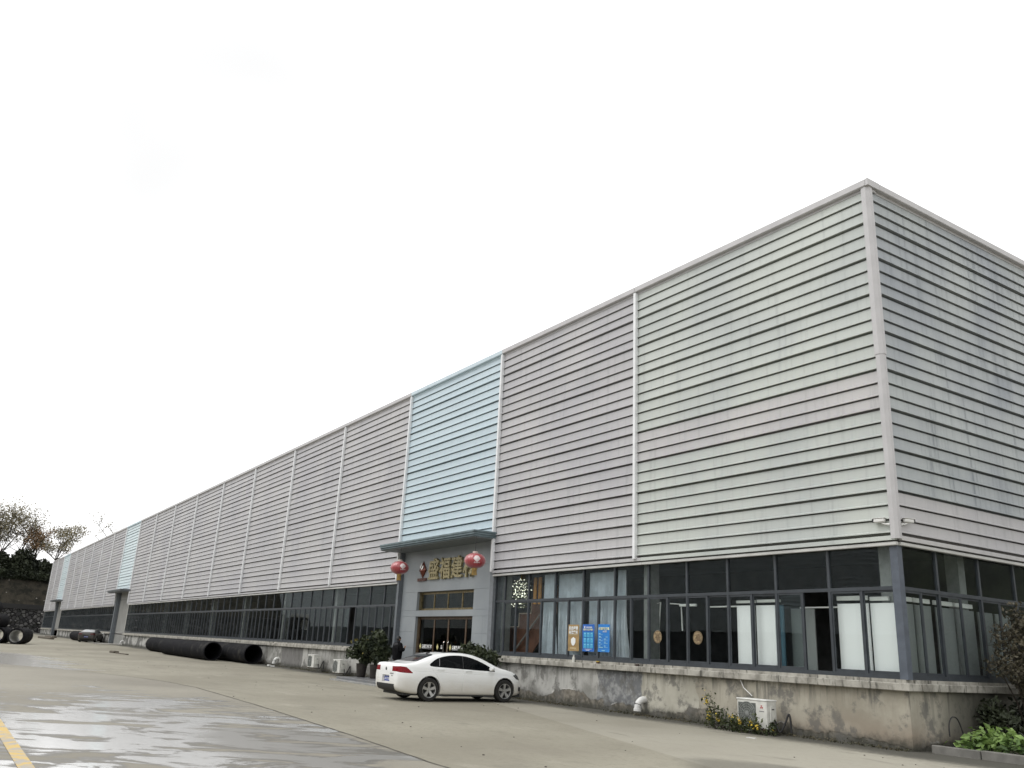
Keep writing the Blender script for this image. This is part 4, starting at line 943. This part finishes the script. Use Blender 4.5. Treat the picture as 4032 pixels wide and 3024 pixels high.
# ---------------------------------------------------------------- air-conditioning units
M_AC = mat('ac_cream', (.60, .60, .56), .5, 0, .1, 6); M_GRIL = mat('ac_grille', (.10, .11, .10), .6, 0, .3, 12); M_RUST = mat('rusty_steel', (.11, .075, .05), .8, 0, .4, 9)
def ac_unit(loc, label, w=.86, h=.62, d=.33, logo=False, side=False):
    """stands on brackets, back to the wall; front faces -y"""
    t = thing('air_conditioner', label, 'air conditioner', loc, 0, 'outdoor air conditioning units')
    MB().cbox(-w / 2, w / 2, -d, 0, .0, h - .03, .012).obj('casing', M_AC, t); MB().cbox(-w / 2 - .012, w / 2 + .012, -d - .015, .01, h - .03, h, .008).obj('lid', mat('ac_lid', (.70, .70, .67), .45), t)
    cx = -w * .16; g = MB(); g.lathe([(0, -d - .004), (.26, -d - .004)], 28, (cx, 0, h * .48), 'y'); g.box(-w / 2 + .04, w * .14, -d - .006, -d - .001, .05, h - .09); g.obj('fan_grille', M_GRIL, t)
    rg = MB()
    for r_ in (.06, .11, .16, .21, .26): rg.lathe([(r_ - .006, -d - .012), (r_ + .006, -d - .012), (r_ + .006, -d - .004)], 28, (cx, 0, h * .48), 'y')
    for k in range(12):
        a = k * math.pi / 6; rg.tube([(cx + .05 * math.cos(a), -d - .012, h * .48 + .05 * math.sin(a)), (cx + .26 * math.cos(a), -d - .012, h * .48 + .26 * math.sin(a))], .004, 4)
    rg.lathe([(0, -d - .02), (.045, -d - .018), (.05, -d - .01)], 14, (cx, 0, h * .48), 'y'); rg.obj('grille_ring', mat('ac_ring', (.22, .23, .22), .5), t)
    MB().cbox(w / 2 + .001, w / 2 + .035, -d * .75, -d * .25, h * .25, h * .78, .01).obj('service_cover', M_AC, t)
    MB().cbox(w / 2 + .036, w / 2 + .042, -d * .62, -d * .38, h * .66, h * .70, .002).obj('handle', M_BLACKP, t)
    MB().box(-w / 2 + .08, -w / 2 + .12, -d, .1, -.035, -.001).box(w / 2 - .12, w / 2 - .08, -d, .1, -.035, -.001).obj('bracket', M_RUST, t)
    pp = MB(); pp.tube(spl([(w / 2 + .03, -.1, h * .3), (w / 2 + .14, -.08, -.05), (w / 2 + .24, .02, h * .3), (w / 2 + .28, .07, h * .55), (w / 2 + .32, .08, h * .4), (w / 2 + .34, .08, -.05)], 5), .024, 6); pp.obj('pipe', M_BLACKP, t, smooth=60)
    if logo:
        lx = w * .33; M_LR = mat('logo_red', (.38, .015, .02), .5)
        for k in range(3):
            a = math.pi / 2 + k * 2.094; MB().prism([(lx + .045 * math.cos(a + q), h * .74 + .045 * math.sin(a + q)) for q in (-.5, .5)] + [(lx + .012 * math.cos(a + 1.1), h * .74 + .012 * math.sin(a + 1.1)), (lx + .012 * math.cos(a - .6), h * .74 + .012 * math.sin(a - .6))], -d - .004, -d - .0005).obj('logo', M_LR, t)
        MB().box(lx - .07, lx + .07, -d - .004, -d - .0005, h * .58, h * .61).obj('logo', mat('logo_grey', (.22, .22, .22), .6), t)
    return t
ac_unit((-32.1, -.25, gz(-32) + .22), 'weathered air conditioner further from the potted shrubs')
ac_unit((-28.7, -.25, gz(-29) + .12), 'air conditioner half hidden behind the yellowing potted shrub', .82, .60)
ac_unit((-3.27, -.22, gz(-3) + .12), 'air conditioner with red emblem above the yellow flowering weeds', .90, .64, .34, True)

# ---------------------------------------------------------------- big black pipes
_g = G('black_hdpe'); _p = _g.pos(); _n = _g.noise(_p, 1.4, 6, .7); _z = _g.xyz(_p)[2]
M_HDPE = _g.out(_g.mix(_g.mp(_n, .5, .72, 0, .8), (.009, .009, .011), (.048, .045, .040)), .75, 0, .12)
M_HDPEI = mat('pipe_inside_black', (.010, .010, .012), .7, spec=.12)
def big_pipe(p0, p1, r, label, group='black drainage pipes', ribs=True, inner=None, wall=.05):
    p0, p1 = Vector(p0), Vector(p1); L = (p1 - p0).length; t = thing('drainage_pipe', label, 'pipe', p0, 0, group)
    t.rotation_euler = (p1 - p0).to_track_quat('X', 'Z').to_euler(); t.location = p0 + Vector((0, 0, r))
    prof = []; n = int(L / .12)
    for i in range(n):
        x = i * L / n; d = L / n
        prof += [(r - .018, x), (r, x + d * .25), (r, x + d * .7), (r - .018, x + d * .95)] if ribs else [(r, x)]
    prof += [(r, L)]
    m = MB(); m.lathe(prof, 36, axis='x'); m.lathe([(r - .018 if ribs else r, 0), (r - wall, 0)], 36, axis='x'); m.lathe([(r, L), (r - wall, L)], 36, axis='x'); m.obj('pipe_wall', M_HDPE, t, smooth=50, fix=False)
    b = MB(); b.lathe([(r - wall, 0), (r - wall, L)], 36, axis='x'); b.obj('bore', inner or M_HDPEI, t, smooth=50, fix=False); return t
big_pipe((-57.5, -2.1, gz(-57)), (-44.9, -2.1, gz(-45)), .56, 'long black pipe lying in front of the other near the plinth')
big_pipe((-53.0, -.68, gz(-53)), (-41.3, -.68, gz(-41)), .56, 'black pipe against the plinth whose open end is nearer the camera')
big_pipe((-66.5, -1.3, gz(-66)), (-58.6, -1.3, gz(-58)), .55, 'black pipe tail showing behind the far end of the long pipe')
big_pipe((-111, -1.6, gz(-111)), (-101.2, -1.6, gz(-102)), .55, 'black pipe lying beyond the dark grey saloon')
M_DAYBORE = mat('pipe_bore_daylight', (.62, .62, .60), .6)  # pale bore colour stands in for daylight seen through the pipe
for i, (y, z, lab, x) in enumerate(((-10.9, 0, 'rightmost pipe of the stack at the left edge, bore painted with daylight', -72.0), (-12.25, 0, 'second pipe from the right on the bottom of the left stack', -73.0), (-13.6, 0, 'bottom pipe of the left stack cut by the picture edge', -72.5), (-12.9, 1.12, 'middle pipe of the left stack resting on the bottom row', -72.2), (-13.6, 2.22, 'top pipe of the left stack', -72.8))):
    big_pipe((x - 4.2, y + 1.0, gz(x) + z), (x, y, gz(x) + z), .64, lab, 'stacked pipes at the left edge', True, M_DAYBORE if i < 2 or i == 4 else None, .15)
b = MB(); b.cbox(-75.5, -73.2, -14.2, -12.9, gz(-73) + 3.5, gz(-73) + 3.85, .05); tag(b.obj('crate', mat('crate_pale', (.38, .38, .36), .7)), 'pale crate lying on top of the left pipe stack', 'crate')

# ---------------------------------------------------------------- white drain elbows
M_PVC = mat('white_pvc', (.66, .66, .64), .45, 0, .06, 8)
def elbow(x, z, label, s=1., y=.10):
    t = thing('drain_elbow', label, 'drain pipe', (x, y, gz(x)), 0, 'white plastic drain elbows'); r = .075 * s
    P = [(0, .05, z), (0, -.05 * s, z), (0, -.12 * s, z - .02 * s), (-.02, -.18 * s, z - .09 * s), (-.03, -.20 * s, z - .20 * s)]
    MB().tube(spl(P, 4), r, 12).obj('bend', M_PVC, t, smooth=50); MB().tube([(-.028, -.198 * s, z - .19 * s), (-.03, -.20 * s, z - .24 * s)], r * 1.16, 12).obj('socket', M_PVC, t, smooth=40); return t
elbow(-7.75, .42, 'white drain elbow near the right flight of the plinth below the round stickers', 1.25)
elbow(-39.0, .42, 'white drain elbow beside the open end of the black pipe', 1.2); elbow(-87.6, .40, 'white drain elbow just right of the nearer roller door', 1.2); elbow(-119.0, .40, 'white drain elbow far along beyond the dark saloon', 1.2)
# conduit above the near AC and a loop of cable in the bed
tag(MB().tube([(-4.15, .055, 1.16), (-4.05, .05, .98), (-3.78, .045, .80)], .012, 6).obj('conduit', M_PVC), 'thin pale conduit running down the plinth to the right air conditioner', 'conduit')
tag(MB().tube(spl([(.62, 1.05, .30), (.60, 1.1, .55), (.57, 1.3, .68), (.57, 1.5, .62), (.6, 1.62, .3)], 5), .014, 6).obj('cable_loop', M_BLACKP), 'black cable loop standing against the plinth in the flower bed', 'cable')
# cameras on the corner
def cctv(loc, rz, label):
    t = thing('security_camera', label, 'camera', loc, rz, 'security cameras at the corner'); t.scale = (.85, .85, .85)
    MB().tube([(0, 0, 0), (.14, 0, .02), (.22, 0, .06)], [.03, .022, .018], 8).obj('arm', M_PVC, t, smooth=50); b = MB(); b.cbox(.12, .42, -.055, .055, .07, .17, .02); bo = b.obj('housing', M_PVC, t); MB().cbox(.10, .45, -.065, .065, .172, .185, .004).obj('sun_shield', M_PVC, t); MB().cbox(.42, .455, -.05, .05, .075, .165, .008).obj('lens', M_BLACKP, t); return t
cctv((X0 - .09, -.07, 4.62), R(186), 'white security camera left of the corner trim pointing along the long wall'); cctv((X0 + .07, .09, 4.62), R(78), 'white security camera right of the corner trim pointing along the side wall')

# ---------------------------------------------------------------- plants by the plinth
L_WEED = leaf_mat('leaf_weed', (.018, .028, .010), (.07, .085, .03), 4); L_FLOW = mat('yellow_petals', (.62, .45, .05), .6, 0, .2, 12); L_BRIGHT = leaf_mat('leaf_bright_green', (.085, .15, .035), (.21, .31, .085), 2.2, .5); L_BED = leaf_mat('leaf_bed_green', (.04, .075, .02), (.11, .17, .05), 2)
w = thing('flowering_weed', 'yellow flowering weeds growing under the right air conditioner', 'weed', (-3.75, -.62, gz(-3))); rng = random.Random(44)
st = MB(); tip = []
for i in range(46):
    a = rng.uniform(-.85, 1.15); b0 = Vector((a, rng.uniform(-.22, .22), 0)); hgt = rng.uniform(.12, .36) if a > -.45 else rng.uniform(.3, .85); e = b0 + Vector((rng.gauss(-.05, .12), rng.gauss(-.03, .1), hgt)); st.tube([b0, (b0 + e) / 2 + Vector((0, 0, .04)), e], [.008, .006, .003], 4); tip.append((b0, e))
st.obj('stem', M_BARK, w)
lf = MB(); leaf_cloud(lf, 1100, lambda r: (lambda p: p[0].lerp(p[1], r.random() ** .8) + Vector((r.gauss(0, .05), r.gauss(0, .05), r.gauss(.02, .04))))(r.choice(tip)), .042, rng); lf.obj('leaves', L_WEED, w, fix=False)
fl = MB(); leaf_cloud(fl, 130, lambda r: (lambda p: p[0].lerp(p[1], r.uniform(.55, 1.)) + Vector((r.gauss(0, .03), r.gauss(-.05, .03), r.gauss(.03, .03))))(tip[r.choice((0, 3, 5, 8, 11, 12, 15, 20, 22, 27, 30, 33))]), .028, rng); fl.obj('flowers', L_FLOW, w, fix=False)
# flower bed round the corner
bed = thing('flower_bed', 'kerbed flower bed of bright green leaves at the right building corner', 'flower bed', (.6, .4, 0))
for i in range(6):
    MB().cbox(.02 + i * 1.0, 1.012 + i * 1.0, -.05 + .03 * i, .09 + .03 * i, -.1, .155 + .006 * (i % 2), .012).obj('kerb_stone', mat('kerb_concrete', (.17, .165, .15), .85, 0, .25, 3), bed)
MB().box(.0, 6.1, .13, 14, -.05, .08).obj('soil', mat('soil', (.05, .042, .03), .95), bed)
lb = MB(); rng = random.Random(61); cl = [(rng.uniform(.3, 6), rng.uniform(.15, 1.7), rng.uniform(.13, .30)) for _ in range(64)]
def fbed(r):
    c = r.choice(cl); return (c[0] + r.gauss(0, .13), c[1] + r.gauss(0, .13), .12 + abs(r.gauss(c[2], .09)))
leaf_cloud(lb, 1500, fbed, .085, rng, .55); lb.obj('leaves', L_BRIGHT, bed, fix=False)
lb = MB(); leaf_cloud(lb, 1300, lambda r: (lambda q: (q[0], q[1], q[2] * .62))(fbed(r)), .08, rng, .4); lb.obj('under_leaves', L_BED, bed, fix=False)
def shrub(name, loc, blobs, n, size, lm, label, seed, cat='shrub', twigs=0):
    t = thing(name, label, cat, loc); rng = random.Random(seed); s = MB()
    for b in blobs: s.tube([(0, 0, 0), (b[0] * .4, b[1] * .4, b[2] * .55), (b[0], b[1], b[2])], [.03, .02, .008], 5)
    for _ in range(twigs):
        b = rng.choice(blobs); e = Vector((rng.gauss(0, 1), rng.gauss(0, 1), rng.gauss(0, 1))).normalized() * b[3] * 1.15; s.tube([(b[0], b[1], b[2]), (b[0] + e.x, b[1] + e.y, b[2] + e.z)], [.008, .003], 4)
    s.obj('stem', M_BARK, t)
    def fn(r):
        b = r.choice(blobs); u = Vector((r.gauss(0, 1), r.gauss(0, 1), r.gauss(0, 1))).normalized() * (r.random() ** .42) * b[3]; return (b[0] + u.x, b[1] + u.y, max(.05, b[2] + u.z))
    l = MB(); leaf_cloud(l, n, fn, size, rng); l.obj('foliage', lm, t, fix=False); return t
rb = random.Random(8)
shrub('evergreen_shrub', (1.15, 2.8, .05), [(rb.uniform(-.55, .9), rb.uniform(-.7, 1.6), rb.uniform(.25, .8), rb.uniform(.25, .45)) for _ in range(18)], 4200, .06, L_DARK, 'low dark evergreen shrub behind the bright bed plants', 71)
L_BRUSH = leaf_mat('leaf_brown_green', (.045, .042, .026), (.12, .105, .07), 3)
shrub('brown_tree', (1.05, 3.5, .05), [(rb.uniform(-.25, .5), rb.uniform(-.9, 1.2), rb.uniform(1.0, 2.85), rb.uniform(.18, .42)) for _ in range(36)], 4600, .05, L_BRUSH, 'brownish fine leaved tree cut by the right edge of the picture', 72, 'tree', 260)

# ================================================================ INSIDE THE WINDOWS
M_CURT = mat('curtain_blue_grey', (.56, .61, .65), .8, 0, .12, 3)
def curtain(x0, x1, z0, z1, y, label, gather=0., folds=7):
    m = MB(); nx, nz = folds * 6, 14
    for k in range(nz + 1):
        tz = k / nz; z = z0 + (z1 - z0) * tz
        for i in range(nx + 1):
            s = i / nx; sh_ = gather * (1 - tz) ** 1.6 * (s - .5) * (x1 - x0); m.v.append((x0 + (x1 - x0) * s + sh_ + .03 * math.sin(z * 2), y + .075 * math.sin(s * folds * 6.283 + .5 * math.sin(z * 1.3)) + .015 * math.sin(s * 31 + z), z))
    for k in range(nz):
        for i in range(nx): a = k * (nx + 1) + i; m.f.append((a, a + 1, a + nx + 2, a + nx + 1))
    o = m.obj('curtain', M_CURT, smooth=80); sol = o.modifiers.new('thick', 'SOLIDIFY'); sol.thickness = .008
    return tag(o, label, 'curtain', 'curtains behind the windows')
curtain(-13.22, -12.55, 1.5, 4.15, .42, 'gathered blue grey curtain to the right of the indoor staircase', .25, 5)
curtain(-12.42, -11.10, 1.5, 4.12, .46, 'wide blue grey curtain behind the brown poster', 0., 7)
curtain(-10.72, -9.52, 1.52, 4.1, .44, 'blue grey curtain behind the two blue posters', .1, 7)
curtain(-9.30, -8.95, 1.5, 4.12, .42, 'narrow bunched curtain right of the blue posters', .9, 4)
# white boards
M_BOARD = mat('white_board', (.92, .925, .91), .5, 0, .02, 1); M_GREYSHADE = mat('grey_shade_board', (.20, .215, .21), .6, 0, .05, 1)
def board(x0, x1, y, m, label, z1=2.98, z0=1.42, axis='x', group='boards behind the windows'):
    b = MB(); b.cbox(x0, x1, y, y + .03, z0, z1, .004) if axis == 'x' else b.cbox(X0 - y - .03, X0 - y, x0, x1, z0, z1, .004); return tag(b.obj('panel_board', m), label, 'board', group)
board(-4.42, -3.83, .30, M_BOARD, 'white board behind the left pane of the window left of the open sash'); board(-3.80, -3.20, .33, M_BOARD, 'white board beside the teal strip left of the open sash')
board(-3.19, -2.96, .36, mat('teal_board', (.06, .14, .19), .6), 'narrow teal board beside the open sash'); board(-2.90, -2.20, .55, M_GREYSHADE, 'dim grey board behind the closed sash next to the opening', 2.9)
board(-1.36, -.55, .30, M_BOARD, 'large white board just right of the open sash'); board(-.51, .16, .31, M_BOARD, 'white board nearest the building corner')
board(-4.98, -4.62, 1.1, mat('dark_red_board', (.10, .022, .02), .6), 'dark red board in the window with the round sticker', 3.0)
for i, (a, c) in enumerate(((.30, .86), (.92, 1.54), (1.72, 2.44), (2.52, 3.28), (3.45, 4.1), (4.2, 4.9))):
    board(a, c, .30, M_GREYSHADE, ('first', 'second', 'third', 'fourth', 'fifth', 'sixth')[i] + ' shade-grey board from the corner behind the side windows', 2.98, 1.45, 'y')  # white boards like the front ones; their shade is painted as grey
M_TUBE = mat('pale_lamp_housing', (.85, .86, .82), .4, 0, .02)
def batten(x0, x1, y, z, label, axis='x', h=.07):
    b = MB(); b.cbox(x0, x1, y, y + .06, z, z + h, .008) if axis == 'x' else b.cbox(X0 - y - .06, X0 - y, x0, x1, z, z + h, .008); return tag(b.obj('wall_batten', M_TUBE), label, 'batten', 'pale battens above the boards')
batten(-4.45, -3.82, .31, 3.04, 'pale batten above the left white board'); batten(-3.78, -3.05, .33, 3.05, 'pale batten above the white and teal boards'); batten(-1.38, -.58, .31, 3.05, 'pale batten above the large white board right of the open sash', h=.1); batten(-.52, -.05, .31, 3.03, 'pale batten above the corner board', h=.09)
batten(-6.75, -6.1, .5, 3.0, 'pale batten behind the left round sticker'); batten(-5.9, -4.65, .8, 2.98, 'thin pale batten behind the right round sticker', h=.04); batten(-2.9, -1.5, .9, 2.93, 'thin pale batten seen through the open sash', h=.035)
for i, (a, c) in enumerate(((.30, .86), (.92, 1.54), (1.72, 2.44), (2.52, 3.28))): batten(a, c, .31, 3.03, 'pale batten above the ' + ('first', 'second', 'third', 'fourth')[i] + ' shade-grey side board', 'y', .10)
# leaning white frame
tag(MB().tube([(-8.0, .9, 1.5), (-8.02, .9, 2.3), (-7.72, .7, 3.15), (-7.95, .7, 3.10)], .022, 5).obj('leaning_frame', M_TUBE), 'bent white pole frame leaning inside right of the curtains', 'frame')
tag(MB().tube([(-7.55, .8, 3.12), (-6.92, .75, 3.08), (-6.88, .75, 2.35)], .022, 5).obj('door_frame', M_TUBE), 'white frame corner behind the left round sticker', 'frame')
# staircase
M_WOOD = mat('red_brown_wood', (.13, .055, .03), .55, 0, .25, 3)
ST = thing('staircase', 'red brown wooden staircase inside the left end of the right window row', 'staircase', (-16.35, 1.0, 1.3))
P_ = [(0, 0)]
for i in range(4):
    x = i * .77; z = 1.13 + i * .47
    MB().box(x, x + .77, .031, .95, z - .03, z).obj('tread', M_WOOD, ST); MB().box(x, x + .02, .031, .95, z - (.47 if i else 1.13), z - .031).obj('riser', M_WOOD, ST)
    MB().box(x - .03, x + .76, -.03, -.001, z - .02, z + .015).box(x - .03, x, -.03, -.001, z - (.47 if i else .7), z - .021).obj('nosing', mat('pale_nosing', (.50, .40, .31), .5), ST)
    P_ += [(x, z), (x + .77, z)]
MB().prism(P_ + [(3.08, 1.6), (1.4, 0)], .0, .03).obj('side_panel', M_WOOD, ST)
MB().tube([(.75, -.10, .35), (2.2, -.10, 1.55)], .035, 6).obj('handrail', mat('pale_rail', (.25, .23, .21), .6), ST)
M_ORG = mat('amber_panel', (.55, .26, .05), .5, 0, .1, 4)
for x, l in ((-14.36, 'left'), (-14.06, 'right')): tag(MB().cbox(x - .085, x + .085, .78, .83, 3.2, 4.14, .006).obj('amber_slat', M_ORG), l + ' amber timber slat above the staircase', 'slat', 'amber slats above the staircase')
# crystal chandelier; its glints are painted as glow on some crystals
CH = thing('crystal_chandelier', 'glittering crystal chandelier behind the upper panes near the entrance', 'chandelier', (-15.58, 1.0, 4.22)); rng = random.Random(17)
gem = bpy.data.materials.new('lit_crystal'); gem.use_nodes = True; ge = gem.node_tree; eb = ge.nodes['Principled BSDF']; eb.inputs['Base Color'].default_value = (.8, .85, .7, 1); eb.inputs['Emission Color'].default_value = (1, 1, .82, 1); eb.inputs['Emission Strength'].default_value = 1.6
gem2 = mat('dim_crystal', (.30, .33, .20), .2, 0, .4, 30)
for nm, m_, n in (('glint_crystals', gem, 150), ('dim_crystals', gem2, 420)):
    c = MB()
    for _ in range(n):
        p = Vector((rng.uniform(-.52, .52), rng.uniform(-.2, .2), -.12 - round(rng.random() * 8) * .12 + rng.gauss(0, .02))); s = rng.uniform(.011, .024)
        c.add([p + Vector(q) * s for q in ((1, 0, 0), (-1, 0, 0), (0, 1, 0), (0, -1, 0), (0, 0, 1.3), (0, 0, -1.3))], [(0, 2, 4), (2, 1, 4), (1, 3, 4), (3, 0, 4), (2, 0, 5), (1, 2, 5), (3, 1, 5), (0, 3, 5)])
    tag(c.obj(nm, m_, CH), kind='stuff')
fr_ = MB()
for k in range(9): fr_.box(-.55, .55, -.012, .012, -.13 - k * .12, -.12 - k * .12)
fr_.tube([(0, 0, -.1), (0, 0, .45)], .02, 6); fr_.obj('frame', mat('brass', (.3, .24, .1), .4, .6), CH)

# ---------------------------------------------------------------- posters and stickers on the glass
def poster(x0, x1, z0, z1, m, label):
    t = thing('poster', label, 'poster', ((x0 + x1) / 2, .098, z0), 0, 'posters on the window'); w_ = (x1 - x0) / 2
    s = MB(); nz = 8
    for k in range(nz + 1):
        z = (z1 - z0) * k / nz; b = .006 * math.sin(k * 1.9); s.v += [(-w_ + .004 * math.sin(k), b, z), (w_ + .004 * math.sin(k * 2), b * .5, z)]
    for k in range(nz): s.f.append((2 * k, 2 * k + 1, 2 * k + 3, 2 * k + 2))
    o = s.obj('sheet', m, t, fix=False); md = o.modifiers.new('t', 'SOLIDIFY'); md.thickness = .002; return t
def bars(t, rects, m, y=-.012, name='print'):
    b = MB()
    for (x0, x1, z0, z1) in rects: b.box(x0, x1, y, y + .002, z0, z1)
    return b.obj(name, m, t)
M_PW = mat('poster_white', (.75, .77, .76), .6, 0, .03); M_PB = mat('poster_blue', (.015, .12, .46), .45, 0, .08, 4); M_PB2 = mat('poster_light_blue', (.06, .36, .62), .45, 0, .12, 12); M_PT = mat('poster_brown', (.33, .22, .09), .55, 0, .08, 4); M_PP = mat('poster_pale_blue', (.30, .60, .75), .5); M_PC = mat('poster_cream', (.7, .72, .45), .5)
t = poster(-11.40, -10.83, 1.66, 2.47, M_PT, 'brown poster with a white face mask taped inside the window frame')
text('lettering', '抗击疫情', .118, M_PW, t, (0, -.012, .66), ext=.001, bold=.004); text('lettering', '共渡难关', .118, M_PW, t, (0, -.012, .53), ext=.001, bold=.004)
bars(t, [(-.20, .22, .485, .50), (-.16, .17, .075, .10), (.06, .2, .03, .045)], mat('poster_sand', (.6, .5, .3), .6))
MB().prism([(-.115, .36), (0, .425), (.125, .375), (.12, .26), (.06, .185), (0, .155), (-.06, .185), (-.11, .26)], -.013, -.009).obj('mask_print', M_PW, t)
t = poster(-10.65, -10.06, 1.665, 2.48, M_PB, 'blue poster of nine light panels in the middle of the three')
bars(t, [(-.18 + .165 * c - .055 + .015, -.18 + .165 * c + .085 + .015, .10 + .165 * r_, .245 + .165 * r_) for c in range(3) for r_ in range(3)], M_PB2)
bars(t, [(-.18 + .165 * c - .03 + .015, -.18 + .165 * c + .05 + .015, .20 + .165 * r_, .215 + .165 * r_) for c in range(3) for r_ in range(3)], M_PP, -.015)
text('lettering', '市民个人防护指引', .062, M_PC, t, (0, -.012, .635), ext=.001, bold=.002); text('lettering', '疫情防控指挥部', .042, M_PW, t, (.05, -.012, .71), ext=.001, bold=.001); bars(t, [(-.2, -.15, .70, .76), (-.1, .08, .03, .045), (-.16, .18, .065, .075)], M_PW)
t = poster(-9.88, -9.32, 1.67, 2.485, M_PB2 if 0 else mat('poster_mid_blue', (.02, .19, .55), .45, 0, .08, 4), 'blue poster with yellow heading, rightmost of the three')
text('lettering', '新型冠状病毒', .085, M_PC, t, (.02, -.012, .655), ext=.001, bold=.003); text('lettering', '人人预防', .05, M_PW, t, (.06, -.012, .585), ext=.001, bold=.002)
bars(t, [(-.22, -.14, .53, .55), (-.22, -.04, .50, .51), (-.22, -.13, .44, .46), (-.22, -.08, .415, .425), (.10, .2, .43, .45), (-.22, -.13, .35, .37), (-.22, -.04, .32, .33), (.03, .12, .37, .39), (.03, .2, .345, .355), (-.22, -.14, .26, .28), (-.22, -.06, .225, .235), (.03, .12, .28, .30), (.03, .2, .245, .255), (-.22, -.14, .165, .185), (-.22, -.02, .12, .145), (.03, .11, .165, .185), (.03, .2, .13, .14), (-.08, .08, .03, .05)], M_PP)
M_STK = mat('sticker_tan', (.24, .18, .10), .7, 0, .5, 22)
for x, l in ((-7.23, 'left round tan sticker on the window glass'), (-5.66, 'right round tan sticker on the window glass')):
    s = thing('round_sticker', l, 'sticker', (x, .118, 2.15), 0, 'round stickers on the glass'); MB().lathe([(0, -.002), (.172, -.002), (.175, 0), (0, 0)], 28, axis='y').obj('disc', M_STK, s); MB().lathe([(.15, -.0035), (.16, -.0035)], 28, axis='y').obj('ring_print', mat('sticker_dark', (.1, .06, .035), .7), s)
    text('character', '福', .2, MC['sticker_dark'], s, (0, -.004, -.07), ext=.001)

# ---------------------------------------------------------------- odds and ends
def debris(name, loc, size, m, label, cat, rz=0.):
    b = MB(); b.cbox(-size[0] / 2, size[0] / 2, -size[1] / 2, size[1] / 2, 0, size[2], min(size) * .2); o = b.obj(name, m); o.location = loc; o.rotation_euler = (0, 0, rz); return tag(o, label, cat)
M_PLANK = mat('old_plank', (.10, .085, .065), .9, 0, .3, 5); M_TRASH = mat('litter_white', (.6, .6, .58), .7)
debris('plank', (-53.0, -5.9, gz(-53)), (2.4, .16, .06), M_PLANK, 'thin plank lying on the yard in front of the long black pipe', 'plank', .12); debris('timber_offcut', (-55.4, -6.0, gz(-55)), (1.1, .35, .14), M_PLANK, 'short timber offcut beside the thin plank', 'offcut', .1)
debris('beam', (-112, -4.6, gz(-112)), (9, .5, .25), M_PLANK, 'long dark beam on the ground near the farther roller door', 'beam', .05); debris('pallet_board', (-128, -2.4, gz(-128)), (9, .6, .2), M_PLANK, 'weathered board lying by the far plinth', 'board', 0)
debris('paper_scrap', (-2.3, -1.7, gz(-2)), (.22, .04, .02), M_TRASH, 'white paper scrap on the concrete near the right air conditioner', 'litter', .3)
debris('foam_scrap', (-38.6, -.55, gz(-38)), (.2, .15, .08), M_TRASH, 'white foam scrap on the ground below the drain elbow', 'litter', .3); debris('foam_scrap', (-37.8, -.6, gz(-38)), (.25, .12, .06), M_TRASH, 'second white foam scrap right of the drain elbow', 'litter', 1.)
t = thing('bottle', 'small clear bottle standing on the plinth ledge below the posters', 'bottle', (-10.95, .0, 1.325)); MB().lathe([(0, 0), (.045, 0), (.048, .13), (.02, .175), (.02, .2), (0, .2)], 12).obj('bottle_body', mat('cloudy_plastic', (.55, .55, .5), .3), t, smooth=40); MB().lathe([(.022, .2), (.022, .225), (0, .225)], 10).obj('cap', M_PVC, t)
t = thing('food_cup', 'yellow rimmed cup left on the ledge right of the bottle', 'cup', (-9.75, .0, 1.325)); MB().lathe([(0, 0), (.04, 0), (.055, .07), (.0, .07)], 12).obj('cup_body', mat('cup_brown', (.12, .07, .04), .6), t); MB().lathe([(.05, .055), (.06, .06), (.058, .075), (.05, .075)], 12).obj('rim', L_FLOW, t)
debris('stone_lump', (-7.95, .0, 1.325), (.1, .08, .06), mat('dark_stone', (.05, .035, .03), .9), 'small dark stone on the ledge left of the drain elbow', 'stone', .4)
rng = random.Random(90); peb = MB()
for _ in range(70):
    x = rng.uniform(-40, 3); y = rng.uniform(-9.8, -.3); s = rng.uniform(.006, .018); peb.cbox(x - s, x + s, y - s, y + s, gz(x) - .005, gz(x) + s, s * .4)
tag(peb.obj('pebbles', mat('pebble_dark', (.09, .08, .065), .9)), 'scattered small stones on the concrete yard', 'pebbles', kind='stuff')

# weeds, moss and dead leaves gathered at the foot of the plinth
lt = MB(); rng = random.Random(123)
def foot(r):
    x = -60 + 60.5 * r.random() ** .7; k = mnoise.noise(Vector((x * .55, 2, 0)))
    if k < -.05: return None
    return (x, .06 - abs(r.gauss(0, .16)), gz(x) + abs(r.gauss(0, .03 + .06 * max(0, k))))
leaf_cloud(lt, 4200, foot, .028, rng); tag(lt.obj('foot_weeds', leaf_mat('leaf_litter', (.03, .034, .018), (.10, .085, .05), 1.5), fix=False), 'low weeds and dead leaves along the foot of the plinth', 'weeds', kind='stuff')
